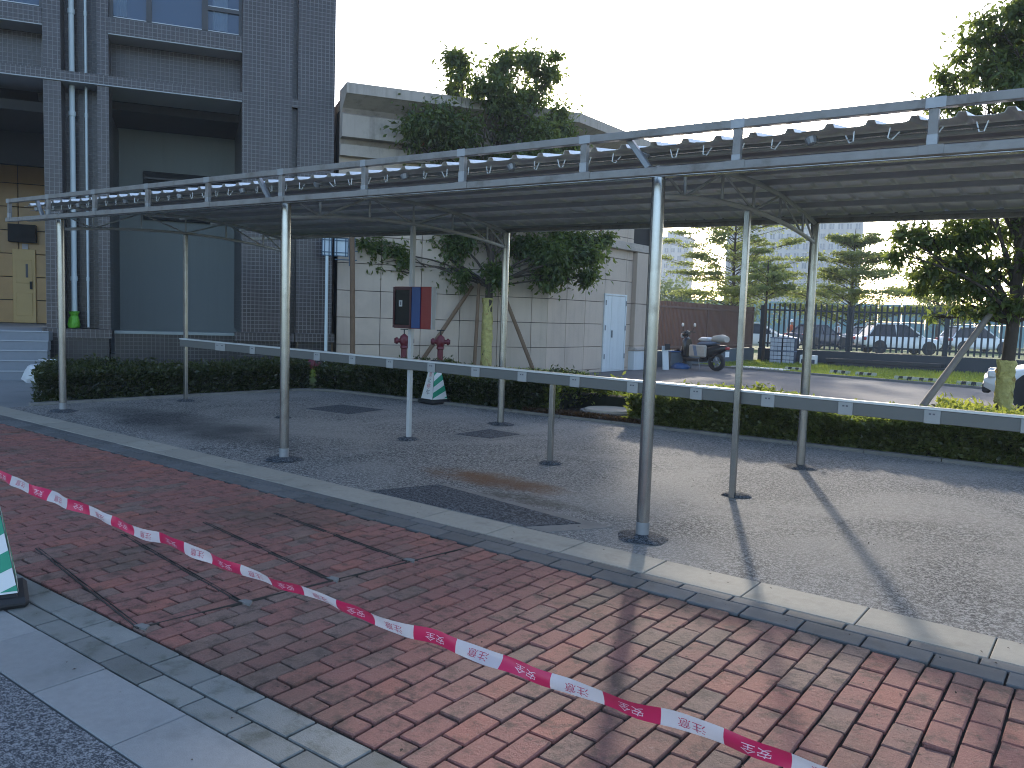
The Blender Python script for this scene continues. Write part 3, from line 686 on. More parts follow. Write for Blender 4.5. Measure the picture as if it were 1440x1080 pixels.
for x in (-11.7, -10.62, -9.5, -8.38, -7.29, -6.16, -5.09, -4.04, -2.98, -1.92, -.87, .2, 1.27, 2.34):
    m = MB(); m.cbox(x-.024, x+.024, YR-.02, YR+.02, 2.4505+cz(x), 2.639+cz(x), .003); m.cbox(x-.06, x+.06, YR-.03, YR-.0255, 2.402+cz(x), 2.452+cz(x), .001)
    bl = cb(m, 'baluster', 'galv_beam')
    m = MB(); m.cbox(x-.028-R.uniform(0, .015), x+.028+R.uniform(0, .03), YR-.0268, YR-.0262, 2.638+cz(x), 2.692+cz(x), .0002); cb(m, 'weld_paint', 'weld', bl)
    m = MB(); m.cbox(x-.0265, x+.0265, YR-.0222, YR+.01, 2.4525+cz(x), 2.48+R.uniform(0, .05)+cz(x), .002); cb(m, 'weld_paint', 'weld', bl)
for y in (5.16, 5.5, 5.98, 6.5, 7.02, 7.54, 8.06, 8.58):
    m = MB(); xs = (-11.45, 2.6); zc = 2.735-.135*((y-YM)/1.9)**2-.042
    m.cbox(xs[0], xs[1], y-.02, y+.02, zc-.024, zc+.024, .003); m.v = [(p[0], p[1], p[2]+cz(p[0])) for p in m.v]
    cb(m, 'purlin', 'galv_pale')
# corrugated sheets: three ribs each, bent over the arch, overlapping at the edges
SW = .66
prof1 = []
for r in range(3):
    o = r*.22
    prof1 += [(o, 0), (o+.10, 0), (o+.128, .006), (o+.14, .03), (o+.175, .03), (o+.187, .006)]
prof1 += [(.66, 0), (.685, .004)]
ysx = np.linspace(4.84, 8.72, 11)
sv, sf = [], []
for j, y in enumerate(ysx):
    for x, h in prof1: sv.append((x, y, 2.735-.135*((y-YM)/1.9)**2+h))
for j in range(len(ysx)-1):
    for i in range(len(prof1)-1): a = j*len(prof1)+i; sf.append((a, a+1, a+1+len(prof1), a+len(prof1)))
sheet = MB(); sheet.add([(p[0], p[1]-CO.y, p[2]-CO.z) for p in sv], sf); sheet_me = sheet.mesh('roof_sheet', MAT['sheet'])
for i in range(22):
    x = -11.5+i*SW; o = link('roof_sheet', sheet_me, can, (x-CO.x, R.uniform(-.012, .012), cz(x)+(.0025 if i % 2 else 0)), (0, .0088+R.uniform(-.002, .002), 0))
    sm = o.modifiers.new('thickness', 'SOLIDIFY'); sm.thickness = .002
m = MB(); m.box(-11.46, 2.62, 8.725, 8.735, 2.555, 2.63); m.v = [(p[0], p[1], p[2]+cz(p[0])) for p in m.v]; cb(m, 'eave_light_stop', 'galv_dark')  # strip added to shut out light through the open rib ends
# cable under the front edge, with added clips and cups standing in for glints
m = MB(); m.tube([(x, YR+.12, 2.545+cz(x)+.004*math.sin(x*5)) for x in np.linspace(-11.4, 2.6, 80)], .0035, 5); cb(m, 'edge_cable', 'galv')
clip_m = MB().tube([(-.028, 0, .03), (-.012, 0, -.022), (.012, 0, -.022), (.028, 0, .03)], .0045, 5).mesh('glint_clip', MAT['rail_lit_lip'])
big_m = MB().lathe([(.01, -.02), (.026, -.014), (.036, .022), (.033, .026)], 10).mesh('glint_cup', MAT['galv_dark'])
x = -11.2; i = 0
while x < 2.5:
    o = link('glint_clip' if i % 5 else 'glint_cup', clip_m if i % 5 else big_m, can, (x-CO.x, YR+.12-CO.y, 2.55+cz(x)-CO.z), (0, R.uniform(-.5, .5), R.uniform(-.4, .4))); x += .215; i += 1
# asphalt collars at the feet
def collar(x, y, r):
    m = MB(); n = 18; ring = [1+R.uniform(-.12, .12) for _ in range(n)]
    for q, h in ((1, -.002), (.75, .014), (.35, .026)):
        for j in range(n): a = 2*math.pi*j/n; m.v.append((x+r*q*ring[j]*math.cos(a)*1.12, y+r*q*ring[j]*math.sin(a), G(x, y)+h))
    for k in range(2):
        for j in range(n): m.f.append((k*n+j, k*n+(j+1) % n, (k+1)*n+(j+1) % n, (k+1)*n+j))
    m.f.append(tuple(range(2*n, 3*n))); m.build('asphalt_collar', MAT['asphalt_dark'], yard, smooth=False)
for X in (X1, X2, X3):
    collar(X, YF, .17); collar(X, YM, .12)
    if X != X1: collar(X, YB, .16)
XS = ((X2+X3)/2, (X1+X2)/2)
for X in XS: collar(X, YM, .11)

# ------------------------------------------------------------------ charging rail on the middle posts
rl = empty('charging_rail', ((X1+X3)/2, 6.68, G(-6.7, 6.7)), label='grey charging rail with white socket boxes under the canopy', cat='charging rail')
RO = Vector(rl.location)
def rb(m, name, mat, parent=None, smooth=False):
    m.v = [(p[0]-RO.x, p[1]-RO.y, p[2]-RO.z) for p in m.v]; return m.build(name, MAT[mat], parent or rl, smooth=smooth)
def rz_(x): return G(x, 6.7)
m = MB(); m.cbox(-10.88, 2.6, 6.655, 6.705, .795, .893, .004); m.v = [(p[0], p[1], p[2]+rz_(p[0])) for p in m.v]; rb(m, 'rail_beam', 'rail_grey')
m = MB(); m.cbox(-10.88, 2.6, 6.645, 6.712, .8935, .912, .003); m.v = [(p[0], p[1], p[2]+rz_(p[0])) for p in m.v]; rb(m, 'rail_lit_lip', 'rail_lit_lip')  # pale strip painting in the lit top of the rail
m = MB(); m.cbox(-.055, .055, -.012, 0, -.05, .05, .004); box_me = m.mesh('socket_box', MAT['socket'])
m = MB(); m.box(-.022, -.006, -.0135, -.0125, .015, .027); m.box(.004, .02, -.0135, -.0125, .015, .027); mark_me = m.mesh('print', MAT['ink'])
for x in (-9.94, -9.83, -9.17, -7.89, -7.26, -6.64, -6.01, -5.39, -4.79, -4.17, -3.55, -2.93, -2.3, -1.69, -1.08, -.47, .14, .75):
    o = link('socket_box', box_me, rl, (x-RO.x, 6.654-RO.y, .842+rz_(x)-RO.z)); link('print', mark_me, o)
for X in XS: rb(MB().cbox(X-.024, X+.024, YM-.024, YM+.024, G(X, YM)-.05, G(X, YM)+.89, .004), 'short_post', 'galv')

# ------------------------------------------------------------------ fire cabinet on the middle post
fc = empty('fire_cabinet', (-6.29, 6.62, 1.31), label='red and blue fire cabinet with dark glass door on the canopy post', cat='fire cabinet')
MB().cbox(-.28, .28, .0, .06, 0, .46, .006).build('case', MAT['red'], fc)
m = MB(); m.box(-.275, .0, -.018, -.001, .005, .035); m.box(-.275, .0, -.018, -.001, .425, .455); m.box(-.275, -.25, -.018, -.001, .036, .424); m.box(-.025, .0, -.018, -.001, .036, .424)
dr = m.build('door', MAT['maroon'], fc)
MB().box(-.249, -.026, -.008, -.0015, .037, .423).build('glass', MAT['cab_glass'], dr)
MB().box(-.19, -.14, -.0105, -.009, .24, .31).build('label_plate', MAT['label'], dr); MB().box(-.175, -.155, -.0115, -.011, .255, .295).build('label_print', MAT['ink'], dr)
MB().box(.004, .13, -.012, -.001, .006, .454).build('blue_panel', MAT['blue'], fc)
MB().cbox(.281, .296, .0, .06, .0, .46, .002).build('side_trim', MAT['socket'], fc)

# ------------------------------------------------------------------ cones and tape
def text_geo(body, size):
    cu_ = bpy.data.curves.new('print', 'FONT'); cu_.body = body; cu_.size = size; cu_.align_x = 'CENTER'; cu_.align_y = 'CENTER'; cu_.resolution_u = 3
    o = bpy.data.objects.new('print', cu_); COL.objects.link(o); bpy.context.view_layer.update()
    me = bpy.data.meshes.new_from_object(o.evaluated_get(bpy.context.evaluated_depsgraph_get()))
    v = [tuple(p.co) for p in me.vertices]; f = [tuple(p.vertices) for p in me.polygons]
    bpy.data.objects.remove(o); bpy.data.curves.remove(cu_); bpy.data.meshes.remove(me)
    return v, f
def clip(poly, z0, z1):
    for s, zz in ((1, z0), (-1, z1)):
        out = []
        for i in range(len(poly)):
            a, b_ = poly[i], poly[(i+1) % len(poly)]; ia, ib = s*(a[1]-zz) >= 0, s*(b_[1]-zz) >= 0
            if ia: out.append(a)
            if ia != ib: q = (zz-a[1])/(b_[1]-a[1]); out.append((a[0]+(b_[0]-a[0])*q, zz))
        poly = out
        if not poly: return []
    return poly
def cone(loc, rz, label, text_faces, stripe_faces, H=.66):
    c = empty('traffic_cone', loc, rz, label, 'traffic cone', 'green and white traffic cones')
    m = MB(); m.cbox(-.19, .19, -.19, .19, 0, .05, .02); m.lathe([(.2, .05), (.165, .085)], 4, cap=True)
    m.f.pop(); m.v[-8:] = [Matrix.Rotation(rad(45), 3, 'Z') @ Vector(p) for p in m.v[-8:]]
    m.build('base', MAT['black'], c)
    hb, ht, zb, zt_ = .145, .05, .07, H-.045
    def face(k, a, z, out=0):
        h = hb+(ht-hb)*(z-zb)/(zt_-zb)+out; return Matrix.Rotation(k*math.pi/2, 3, 'Z') @ Vector((a*(h-.004), -h, z))
    m = MB()
    for k in range(4): m.quad(face(k, -1, zb), face(k, 1, zb), face(k, 1, zt_), face(k, -1, zt_))
    body = m.build('body', MAT['white'], c)
    MB().cbox(-ht-.002, ht+.002, -ht-.002, ht+.002, zt_-.001, H, .008).build('cap', MAT['black'], c)
    for k in stripe_faces:
        for j in range(-2, 5):
            zc = .14+j*.17
            p = clip([(-1, zc-.055), (1, zc+.055), (1, zc+.14), (-1, zc+.03)], zb+.01, zt_-.01)
            if len(p) > 2: m = MB(); m.quad(*[face(k, a, z, .0015) for a, z in p]); m.build('stripe', MAT['green'], body)
    for k in text_faces:
        m = MB(); m.add([face(k, .75*math.cos(t), .53+.028*math.sin(t), .0015) for t in np.linspace(0, 6.28, 20)][:-1], [tuple(range(19))]); m.build('emblem', MAT['black'], body)
        m = MB(); m.add([face(k, .35*math.cos(t), .53+.014*math.sin(t), .0025) for t in np.linspace(0, 6.28, 14)][:-1], [tuple(range(13))]); m.build('emblem_centre', MAT['white'], body)
        for i, ch in enumerate('禁止停车'):
            v, f = text_geo(ch, .085); m = MB(); m.add([face(k, p[0]/.1, .44-i*.09+p[1], .0015) for p in v], f)
            m.build('print', MAT['tape_ink' if i % 2 == 0 else 'ink'], body)
    return c
cone((-8.44, 9.42, G(-8.4, 9.42)), rad(-10), 'white pyramid cone with green stripes by the hedge behind the rail', (0,), (1, 3))
cone((-4.47, 1.67, G(-4.4, 1.67)), rad(69), 'white and green striped cone beside the brick edge holding the barrier tape', (), (0, 1, 2, 3), .66)

tp = empty('barrier_tape', (-4.42, 1.67, .66), label='red and white warning tape stretched across the brick paving', cat='barrier tape')
T0 = Vector((-4.42, 1.67, .685)); T1 = Vector((-.42, 1.91, .497)); TL = (T1-T0).length; TD = (T1-T0)/TL
def tapept(s, v):
    q = s/TL; c_ = T0+TD*s; c_.z -= .03*4*q*(1-q) if q < 1 else -.05*(q-1)
    tw = .25*math.sin(s*1.7+.4)+.12*math.sin(s*5.1)-.15
    for c0, w0, a0 in ((.62, .12, .35), (1.45, .1, -.3), (3.03, .2, .95), (3.85, .12, -.3)): tw += a0*math.exp(-((s-c0)/w0)**2)
    wd = Vector((-TD.y*math.sin(tw), TD.x*math.sin(tw), math.cos(tw)))
    c_ += Vector((0, 1, 0))*(.003*math.sin(s*23+v*60)+.002*math.sin(s*41))
    c_.z += .004*math.sin(s*9.1)+.0025*math.sin(s*23); curl = 1-.12*(.5+.5*math.sin(s*6.3+1))
    return c_+wd*v*curl+Vector((-TD.y, TD.x, 0))*(.006*math.sin(s*14)*(v/.024)**2)
SEG = .165; s0 = .25
def tapequads(a, b_, off=0):
    m = MB(); n = 8; r = 4
    for i in range(n+1):
        for j in range(r+1):
            p = tapept(a+(b_-a)*i/n, -.024+.048*j/r); m.v.append(tuple(p-T0))
    for i in range(n):
        for j in range(r): q = i*(r+1)+j; m.f.append((q, q+1, q+r+2, q+r+1))
    return m
glyph = {}
for ch in ('安全', '注意'): glyph[ch] = text_geo(ch, .034)
for i in range(-4, 52):
    a = s0+i*SEG; white = i % 2 == 0
    if i == -4: a = -.45
    seg = tapequads(a, s0+(i+1)*SEG).build('tape_segment', MAT['tape_white' if white else 'tape_red'], tp, smooth=True)
    v, f = glyph['注意' if white else '安全']; m = MB(); mid = s0+(i+.5)*SEG
    vs = []
    for p in v:
        s_, y_ = mid-p[0]*1.15, -p[1]*.85
        q = tapept(s_, y_); q1 = tapept(s_+.002, y_); q2 = tapept(s_, y_+.001); nn = (q1-q).cross(q2-q).normalized()
        if nn.y > 0: nn = -nn
        vs.append(tuple(q+nn*.0012-T0))
    m.add(vs, f); m.build('print', MAT['tape_ink' if white else 'tape_inkw'], seg)

# ------------------------------------------------------------------ hedges
def strip_pts(path, n, w0, w1):
    path = np.array(path); seg = np.linalg.norm(np.diff(path, axis=0), axis=1); cum = np.r_[0, np.cumsum(seg)]
    s = NR.uniform(0, cum[-1], n); i = np.clip(np.searchsorted(cum, s)-1, 0, len(seg)-1); q = (s-cum[i])/seg[i]
    d = (path[i+1]-path[i])/seg[i][:, None]; nrm = np.column_stack([-d[:, 1], d[:, 0]])
    wv = NR.uniform(w0, w1, n)
    return path[i]+(path[i+1]-path[i])*q[:, None]+nrm*wv[:, None], wv, nrm
def lump(x, y): return .05*np.sin(x*2.3+y)+.045*np.sin(x*5.7-y*3.1)+.03*np.sin(x*11.3+y*7)
def hedge(name, path, n, w0, w1, h, mat, size, keep=None, kind='stuff', up=.5):
    Q, wv, nrm = strip_pts(path, n, w0, w1)
    hh = h+lump(Q[:, 0], Q[:, 1])*.9
    z0 = np.where(Q[:, 1] > 11, .03, G(Q[:, 0], Q[:, 1]))
    front = NR.uniform(0, 1, n) < .42
    t_ = NR.uniform(0, 1, n)
    zz = np.where(front, hh*t_, hh+.03-NR.exponential(.07, n)+np.where(NR.uniform(0, 1, n) < .12, NR.uniform(0, .1, n), 0)); zz = np.clip(zz, .0, None)
    ww = np.where(front, w0+np.abs(NR.normal(0, .07, n))+.07*(1-np.abs(2*t_-1)), wv)
    Q = Q+nrm*(ww-wv)[:, None]
    ok = np.ones(n, bool) if keep is None else keep(Q[:, 0], Q[:, 1], zz)
    P = np.column_stack([Q, z0+zz])[ok]; k = len(P)
    D = rdir(k)*.8; D[:, 2] = np.abs(D[:, 2])*up+.25; D[:, :2] -= nrm[ok]*np.where(front[ok], .6, 0)[:, None]
    U = rdir(k); U[:, 2] += .8; U[:, :2] -= nrm[ok]*np.where(front[ok], .8, 0)[:, None]
    L = size*NR.uniform(.7, 1.7, k)
    v, f = leafmesh(P, L, L*.46, D, U)
    return v, f
def stuff(name, parts, mat):
    v = np.concatenate([p[0] for p in parts]); o = 0; F = []
    for p in parts: F.append(p[1]+o); o += len(p[0])
    return tag(link(name, npmesh(name, v, np.concatenate(F), mat)), kind='stuff')
def gap(x, y, z):      # the clearing round the concrete cover
    return ~(((x+5.86)/.62)**2+((y-10.15)/.8)**2 < 1)
def leftcut(x, y, z): return (y-4.97) > -(x+11.62)*.515
backpath = LB[4:]
P1 = hedge('hedge', LB[:5], 30000, .13, 1.5, .36, None, .05, leftcut)
P2 = hedge('hedge', [(-10.3, 9.28), (-6.5, 9.56)], 36000, .13, 1.5, .40, None, .052)
P3 = hedge('hedge', [(-6.6, 9.555), (-2.9, 9.845)], 42000, .13, 1.5, .38, None, .06, gap)
P4 = hedge('hedge', [(-2.9, 9.845), (4.5, 10.4)], 60000, .13, 1.35, .36, None, .062)
stuff('hedge', [P1, P2], MAT['hedge']); stuff('hedge', [P3, P4], MAT['hedge_lit'])
P5 = hedge('hedge', [(-1.75, 9.935), (4.5, 10.4)], 34000, .55, 2.7, .37, None, .06, up=1.6)
P6 = hedge('hedge', [(-4.9, 9.69), (-2.2, 9.9)], 5000, .7, 1.2, .34, None, .055, up=1.4)
stuff('hedge', [P5, P6], MAT['hedge_yellow'])
n = 5000; P = np.column_stack([NR.uniform(-6.9, -5.0, n), NR.uniform(9.66, 9.86, n), np.zeros(n)]); P[:, 1] += (P[:, 0]+6)*.075; P[:, 2] = G(P[:, 0], P[:, 1])+NR.uniform(0, .06, n)
D = rdir(n); D[:, 2] = np.abs(D[:, 2])+.2; P7 = leafmesh(P, NR.uniform(.03, .06, n), NR.uniform(.012, .03, n), D, rdir(n)); stuff('ground_cover', [P7], MAT['hedge_brown'])
# twiggy cores that keep the hedges from being seen through
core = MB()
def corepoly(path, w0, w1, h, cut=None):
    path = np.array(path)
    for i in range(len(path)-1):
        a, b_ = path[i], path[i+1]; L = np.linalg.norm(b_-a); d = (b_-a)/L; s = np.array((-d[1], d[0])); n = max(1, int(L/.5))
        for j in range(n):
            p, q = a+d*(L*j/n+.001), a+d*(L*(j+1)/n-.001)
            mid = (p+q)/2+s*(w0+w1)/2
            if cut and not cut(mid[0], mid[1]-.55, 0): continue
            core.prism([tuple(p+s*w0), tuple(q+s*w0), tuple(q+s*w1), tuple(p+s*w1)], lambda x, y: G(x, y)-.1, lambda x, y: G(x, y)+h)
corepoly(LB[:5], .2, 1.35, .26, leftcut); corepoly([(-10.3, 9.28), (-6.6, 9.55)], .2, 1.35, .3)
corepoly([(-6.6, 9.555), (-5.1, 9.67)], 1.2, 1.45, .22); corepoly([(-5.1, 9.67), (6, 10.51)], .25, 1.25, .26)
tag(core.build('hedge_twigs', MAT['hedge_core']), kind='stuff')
soil = MB().prism([(-7, 9.62), (-4.9, 9.78), (-4.9, 10.7), (-7, 10.6)], zt(-.1), zt(.015)).build('soil', MAT['soil']); tag(soil, kind='structure')
mh = empty('manhole_cover', (-5.84, 10.28, G(-5.84, 10.2)+.05), label='round pale concrete cover in the clearing of the hedge', cat='manhole cover')
MB().lathe([(.36, 0), (.36, .05), (.345, .06), (.0, .062)], 28, cap=False).build('lid', MAT['manhole'], mh)
MB().lathe([(.42, -.03), (.42, .035), (.37, .035), (.37, -.03)], 28, cap=False).build('ring', MAT['cement'], mh)

# ------------------------------------------------------------------ trees
def crown_mesh(clumps, ax, base, dens, leaf, mat, sq=.85, name='crown'):
    ax = Vector(ax); dp = Vector((-ax.y, ax.x, 0)); Ps, Us, Ds = [], [], []
    subs = []
    for (l, y, z, r) in clumps:
        k = max(3, int(9*r**.7))
        for q in range(k):
            o = rdir(1)[0]*r*NR.uniform(.1, .9); subs.append((l+o[0], y+o[1], z+o[2]*sq, r*NR.uniform(.4, .75), dens*2.6/k))
    for (l, y, z, r, dens) in subs:
        n = max(4, int(dens*r**2)); d = rdir(n); rr = r*np.abs(NR.normal(0, .62, n))
        c = np.array((ax*l+dp*y+Vector((0, 0, z))))
        p = c+d*rr[:, None]*np.array((1, 1, sq)); Ps.append(p)
        o = d*.55+rdir(n)*.8; o[:, 2] -= .45; Ds.append(o); u = rdir(n)*.7+d*.5; u[:, 2] += .5; Us.append(u)
    P, D, U = map(np.concatenate, (Ps, Ds, Us)); L = leaf*NR.uniform(.6, 1.3, len(P))
    v, f = leafmesh(P, L, L*.42, D, U); return npmesh(name, v, f, mat)
def limb(m, a, b_, r0, r1, sag=.1, n=5):
    a, b_ = Vector(a), Vector(b_); k = Vector((R.uniform(-1, 1), R.uniform(-1, 1), R.uniform(0, 1)))*(b_-a).length*sag
    m.tube([a.lerp(b_, i/n)+k*math.sin(math.pi*i/n) for i in range(n+1)], [r0+(r1-r0)*i/n for i in range(n+1)], 6)
def broad_tree(base, ax, clumps, trunk_h, r0, label, dens, leaf, spread, wrap):
    t_ = empty('tree', base, label=label, cat='tree')
    ax = Vector(ax); dp = Vector((-ax.y, ax.x, 0))
    tr_ = MB(); tr_.tube([(0, 0, -.1), (.01, 0, .3), (.03, .02, trunk_h*.6), (.06, 0, trunk_h), (.05, .05, trunk_h+.8)], [r0*1.15, r0, r0*.9, r0*.85, r0*.7], 12)
    trunk = tr_.build('trunk', MAT['bark'], t_, smooth=True)
    cl = []
    for (l, z, r) in clumps:
        cl.append((l, NR.uniform(-1, 1)*spread*(1 if r > .4 else .5), z, r))
    br = MB(); top = Vector((.05, .03, trunk_h))
    for (l, y, z, r) in cl:
        e = ax*l+dp*y+Vector((0, 0, z)); st = Vector((.05, .03, trunk_h+max(0, min(z-trunk_h-.8, 3.2))*.55*R.uniform(.6, 1)))
        limb(br, st, e, .045 if r > .5 else .03, .01, .12)
        for _ in range(3):
            d = Vector(rdir(1)[0]); limb(br, e-(e-st)*.25, e+d*r*.8, .012, .004, .1, 3)
    br.tube([(.05, .05, trunk_h+.7), (.1, 0, trunk_h+2.2), (.15, .05, trunk_h+3.6)], [r0*.7, r0*.45, .03], 8)
    br.build('limb', MAT['bark'], trunk, smooth=True)
    link('crown', crown_mesh(cl, ax, base, dens, leaf, MAT['leaf_dark']), t_)
    if wrap:
        m = MB(); pr_ = []
        for i in range(22):
            z = wrap[0]+(wrap[1]-wrap[0])*i/21; pr_.append((r0*(1.12+.12*R.random()), z))
        m.lathe(pr_, 18, (.02, .01, 0), cap=False); m.v = [(p[0]+R.gauss(0, .011), p[1]+R.gauss(0, .011), p[2]+R.gauss(0, .006)) for p in m.v]
        m.build('trunk_wrap', MAT['wrap'], t_, smooth=True)
    n = 12; c = [cl[R.randrange(len(cl))] for _ in range(n)]; P = np.array([tuple(ax*q[0]+dp*q[1]+Vector((0, 0, q[2]))) for q in c])+rdir(n)*np.array([q[3] for q in c])[:, None]*.55
    v, f = leafmesh(P, np.full(n, leaf*.9), np.full(n, leaf*.45), rdir(n), rdir(n)); link('red_leaves', npmesh('red_leaves', v, f, MAT['red_leaf']), t_)
    return t_
T1C = [(0.69,7.13,0.62),(1.3,6.91,0.45),(0.1,6.89,0.44),(1.46,7.33,0.21),(-0.75,6.96,0.51),(-0.91,6.57,0.38),(0.72,6.38,0.79),(-0.04,6.1,0.69),(1.33,6.07,0.72),(-0.89,5.73,0.69),(-1.56,5.29,0.65),(-1.99,5.35,0.38),(0.15,5.27,0.95),(-0.52,4.82,0.86),(0.94,4.96,0.95),(1.88,5.33,0.62),(-1.2,4.29,1.03),(0.19,4.17,1.21),(1.4,4.21,1.04),(-2.2,2.97,0.62),(-2.6,2.75,0.48),(-2.35,2.35,0.35),(-1.51,2.99,0.66),(-3.0,2.95,0.3),(-1.01,2.5,0.56),(-0.82,3.1,0.69),(0.05,2.96,0.8),(0.83,3.08,0.77),(1.45,2.75,0.7),(1.96,3.12,0.77),(2.5,2.88,0.56),(2.83,3.32,0.31),(2.43,2.35,0.35),(0.24,2.37,0.42),(-1.93,2.55,0.38),(-0.62,2.16,0.28),(1.64,2.33,0.52)]
T2C = [(.1,5.1,.6),(.45,4.7,.62),(-.25,5.2,.48),(-.1,4.55,.5),(.6,5.3,.6),(.2,5.65,.5),(.55,3.9,.6),(-0.42,5.41,0.39),(-0.14,5.56,0.48),(-0.67,5.25,0.33),(-0.87,5.04,0.36),(-0.98,4.76,0.3),(-1.25,4.71,0.16),(-0.47,4.85,0.49),(-0.05,4.85,0.57),(0.24,5.18,0.57),(0.45,4.51,0.66),(-0.52,4.42,0.39),(0.08,4.09,0.57),(-0.3,3.64,0.49),(-0.81,3.57,0.5),(-1.16,3.39,0.46),(0.38,3.32,0.57),(-1.45,2.84,0.21),(-1.21,2.79,0.35),(-0.85,2.78,0.44),(-0.41,2.82,0.45),(0.01,2.86,0.48),(-1.33,2.48,0.27),(-1.0,2.38,0.37),(-0.64,2.38,0.4),(-0.2,2.33,0.35),(0.13,2.38,0.39),(-0.8,2.08,0.34),(-0.44,2.03,0.36),(-1.07,2.13,0.27),(-0.17,1.84,0.28),(-0.64,1.76,0.14),(-0.95,1.62,0.1),(-0.46,1.67,0.18),(0.17,1.8,0.29),(0.52,2.56,0.57),(0.64,2.0,0.38)]
broad_tree((-12.2, 15.4, .12), (.784, .62, 0), T1C, 2.0, .105, 'broad dark leaved tree with yellow wrapped trunk before the beige building', 4200, .145, .9, (.1, 1.75))
broad_tree((-1.29, 13.19, .05), (.995, .098, 0), T2C, 1.55, .095, 'near tree with yellow wrapped trunk over the hedge at the right', 3400, .11, .6, (-.05, 1.05))
def support(a, b_, r_, label, mat='pole_wood', group='timber props round the trees'):
    a, b_ = Vector(a), Vector(b_); o = MB().tube([(0, 0, 0), (b_-a)*.5+Vector((0, .008, 0)), b_-a], [r_, r_*.97, r_*.9], 10).build('support_pole', MAT[mat], None, a, True)
    return tag(o, label, 'support pole', group)
support((-13.1, 13.9, .1), (-12.62, 15.35, 2.15), .05, 'brown prop leaning left of the wrapped trunk, behind the fire hydrants')
support((-11.3, 16.2, .1), (-12.0, 15.7, 2.1), .05, 'brown prop leaning right of the wrapped trunk, near the wall corner')
support((-12.25, 15.05, .1), (-12.3, 15.2, 2.2), .045, 'upright brown prop standing close against the wrapped trunk')
support((-12.9, 11.83, .1), (-12.95, 11.77, 3.9), .055, 'tall brown timber pole standing before the beige wall near the dark building')
support((-2.12, 10.35, .02), (-1.5, 13.05, 1.72), .045, 'long grey prop leaning from the hedge up to the near tree', 'pole_grey')
support((-.95, 15.0, .02), (-1.12, 13.3, 1.9), .045, 'brown prop rising behind the near wrapped trunk')
def terminalia(base, h, z0, rmax, label, npad=46, taper=3.5, leaf=.125, wd=.09, den=1.0, mat='leaf_fine'):
    """open crown of flat leafy pads held out on rising limbs"""
    t_ = empty('layered_tree', base, label=label, cat='tree', group='layered trees along the fence')
    tr_ = MB().tube([(0, 0, -.1), (.03, 0, h*.4), (0, .03, h*.8), (.02, 0, h)], [wd, wd*.75, wd*.4, .012], 8).build('trunk', MAT['bark'], t_, smooth=True)
    br = MB(); Ps = []
    for i in range(npad):
        q = (i+R.random())/npad; T_ = max(3, round((h-z0)/.72)); q = (math.floor(q*T_)+.35+R.uniform(-.13, .13))/T_; z = z0+(h-z0)*q; env = rmax*(1-q**taper*.8)*(.8+.2*min(1, q*5))
        a = i*2.4+R.uniform(-.5, .5); rr = env*R.uniform(.35, 1.12); z += R.uniform(-.12, .12)
        e = Vector((math.cos(a)*rr, math.sin(a)*rr, z)); s_ = Vector((0, 0, max(z0*.75, z-.28*rr-.1))); limb(br, s_, e, .02, .005, .05, 4)
        pr_ = R.uniform(.45, .8)*(1-.45*q)*min(1, rmax/2); n = int(380*den*pr_)
        for sub in range(3):
            b_ = a+R.uniform(-.6, .6); e3 = e+Vector((math.cos(b_), math.sin(b_), R.uniform(.0, .12)))*pr_; limb(br, e.lerp(s_, .3), e3, .008, .003, .05, 3)
        d = rdir(n); d[:, 2] *= .06; k = NR.uniform(.1, 1, n)**.6
        Ps.append(np.array(e)+d*k[:, None]*pr_*np.array((1.15, 1.15, 1))+np.column_stack([np.zeros(n), np.zeros(n), NR.normal(.03, .035, n)]))
        n2_ = int(n*.35); q2 = NR.uniform(.35, 1, n2_); Ps.append(np.array(s_)+(np.array(e)-np.array(s_))*q2[:, None]+NR.normal(0, .09, (n2_, 3)))
    br.build('limb', MAT['bark'], tr_)
    P = np.concatenate(Ps); D = rdir(len(P)); D[:, 2] *= .5; U = rdir(len(P)); U[:, 2] += .5
    L = leaf*NR.uniform(.5, 1.2, len(P)); v, f = leafmesh(P, L, L*.6, D, U); link('crown', npmesh('crown', v, f, MAT[mat]), t_); return t_
terminalia((-14.1, 35.3, 0), 7.8, 2.5, 3.0, 'tall layered tree with flat tiers rising behind the brown fence', 110)
terminalia((-9.2, 35.9, 0), 5.5, 1.9, 2.9, 'layered tree with pale tiers behind the middle of the dark palings', 84, 1.1)
terminalia((-11.06, 31.1, 0), 3.9, 2.7, 1.3, 'slim young layered tree before the corner where two fences meet', 20, 3.5, .13, .07)
terminalia((-6.0, 38.5, 0), 4.8, 2.0, 2.3, 'pale layered tree standing above the parked cars near the near tree', 60, 1.5)
def bush_tree(base, h, r_, label, n=1500, mat='leaf_far'):
    t_ = empty('background_tree', base, label=label, cat='tree', group='distant trees behind the fences')
    MB().tube([(0, 0, 0), (0, 0, h*.7)], [.14, .06], 6).build('trunk', MAT['bark'], t_)
    cl = [(R.uniform(-.6, .6)*r_, R.uniform(-.5, .5)*r_, h*R.uniform(.45, .9), r_*R.uniform(.3, .55)) for _ in range(14)]
    link('crown', crown_mesh(cl, (1, 0, 0), base, n/14/(r_*.42)**2, .34, MAT[mat]), t_)
bush_tree((-33, 60, 0), 5.6, 3.0, 'round distant tree above the brown fence next to the beige building')
bush_tree((-29, 62, 0), 5.0, 3.0, 'low distant tree between the brown fence and the pale towers')
bush_tree((-27, 68, 0), 4.4, 3.2, 'distant shrub like tree behind the tall layered tree')
bush_tree((-21, 70, 0), 5.2, 3.4, 'distant tree before the teal hoarding behind the slim tree')
bush_tree((-12.5, 76, 0), 6.0, 3.6, 'distant tree above the white hatchback behind the palings')
bush_tree((-5.0, 78, 0), 6.4, 3.8, 'distant tree above the hoarding near the support pole')
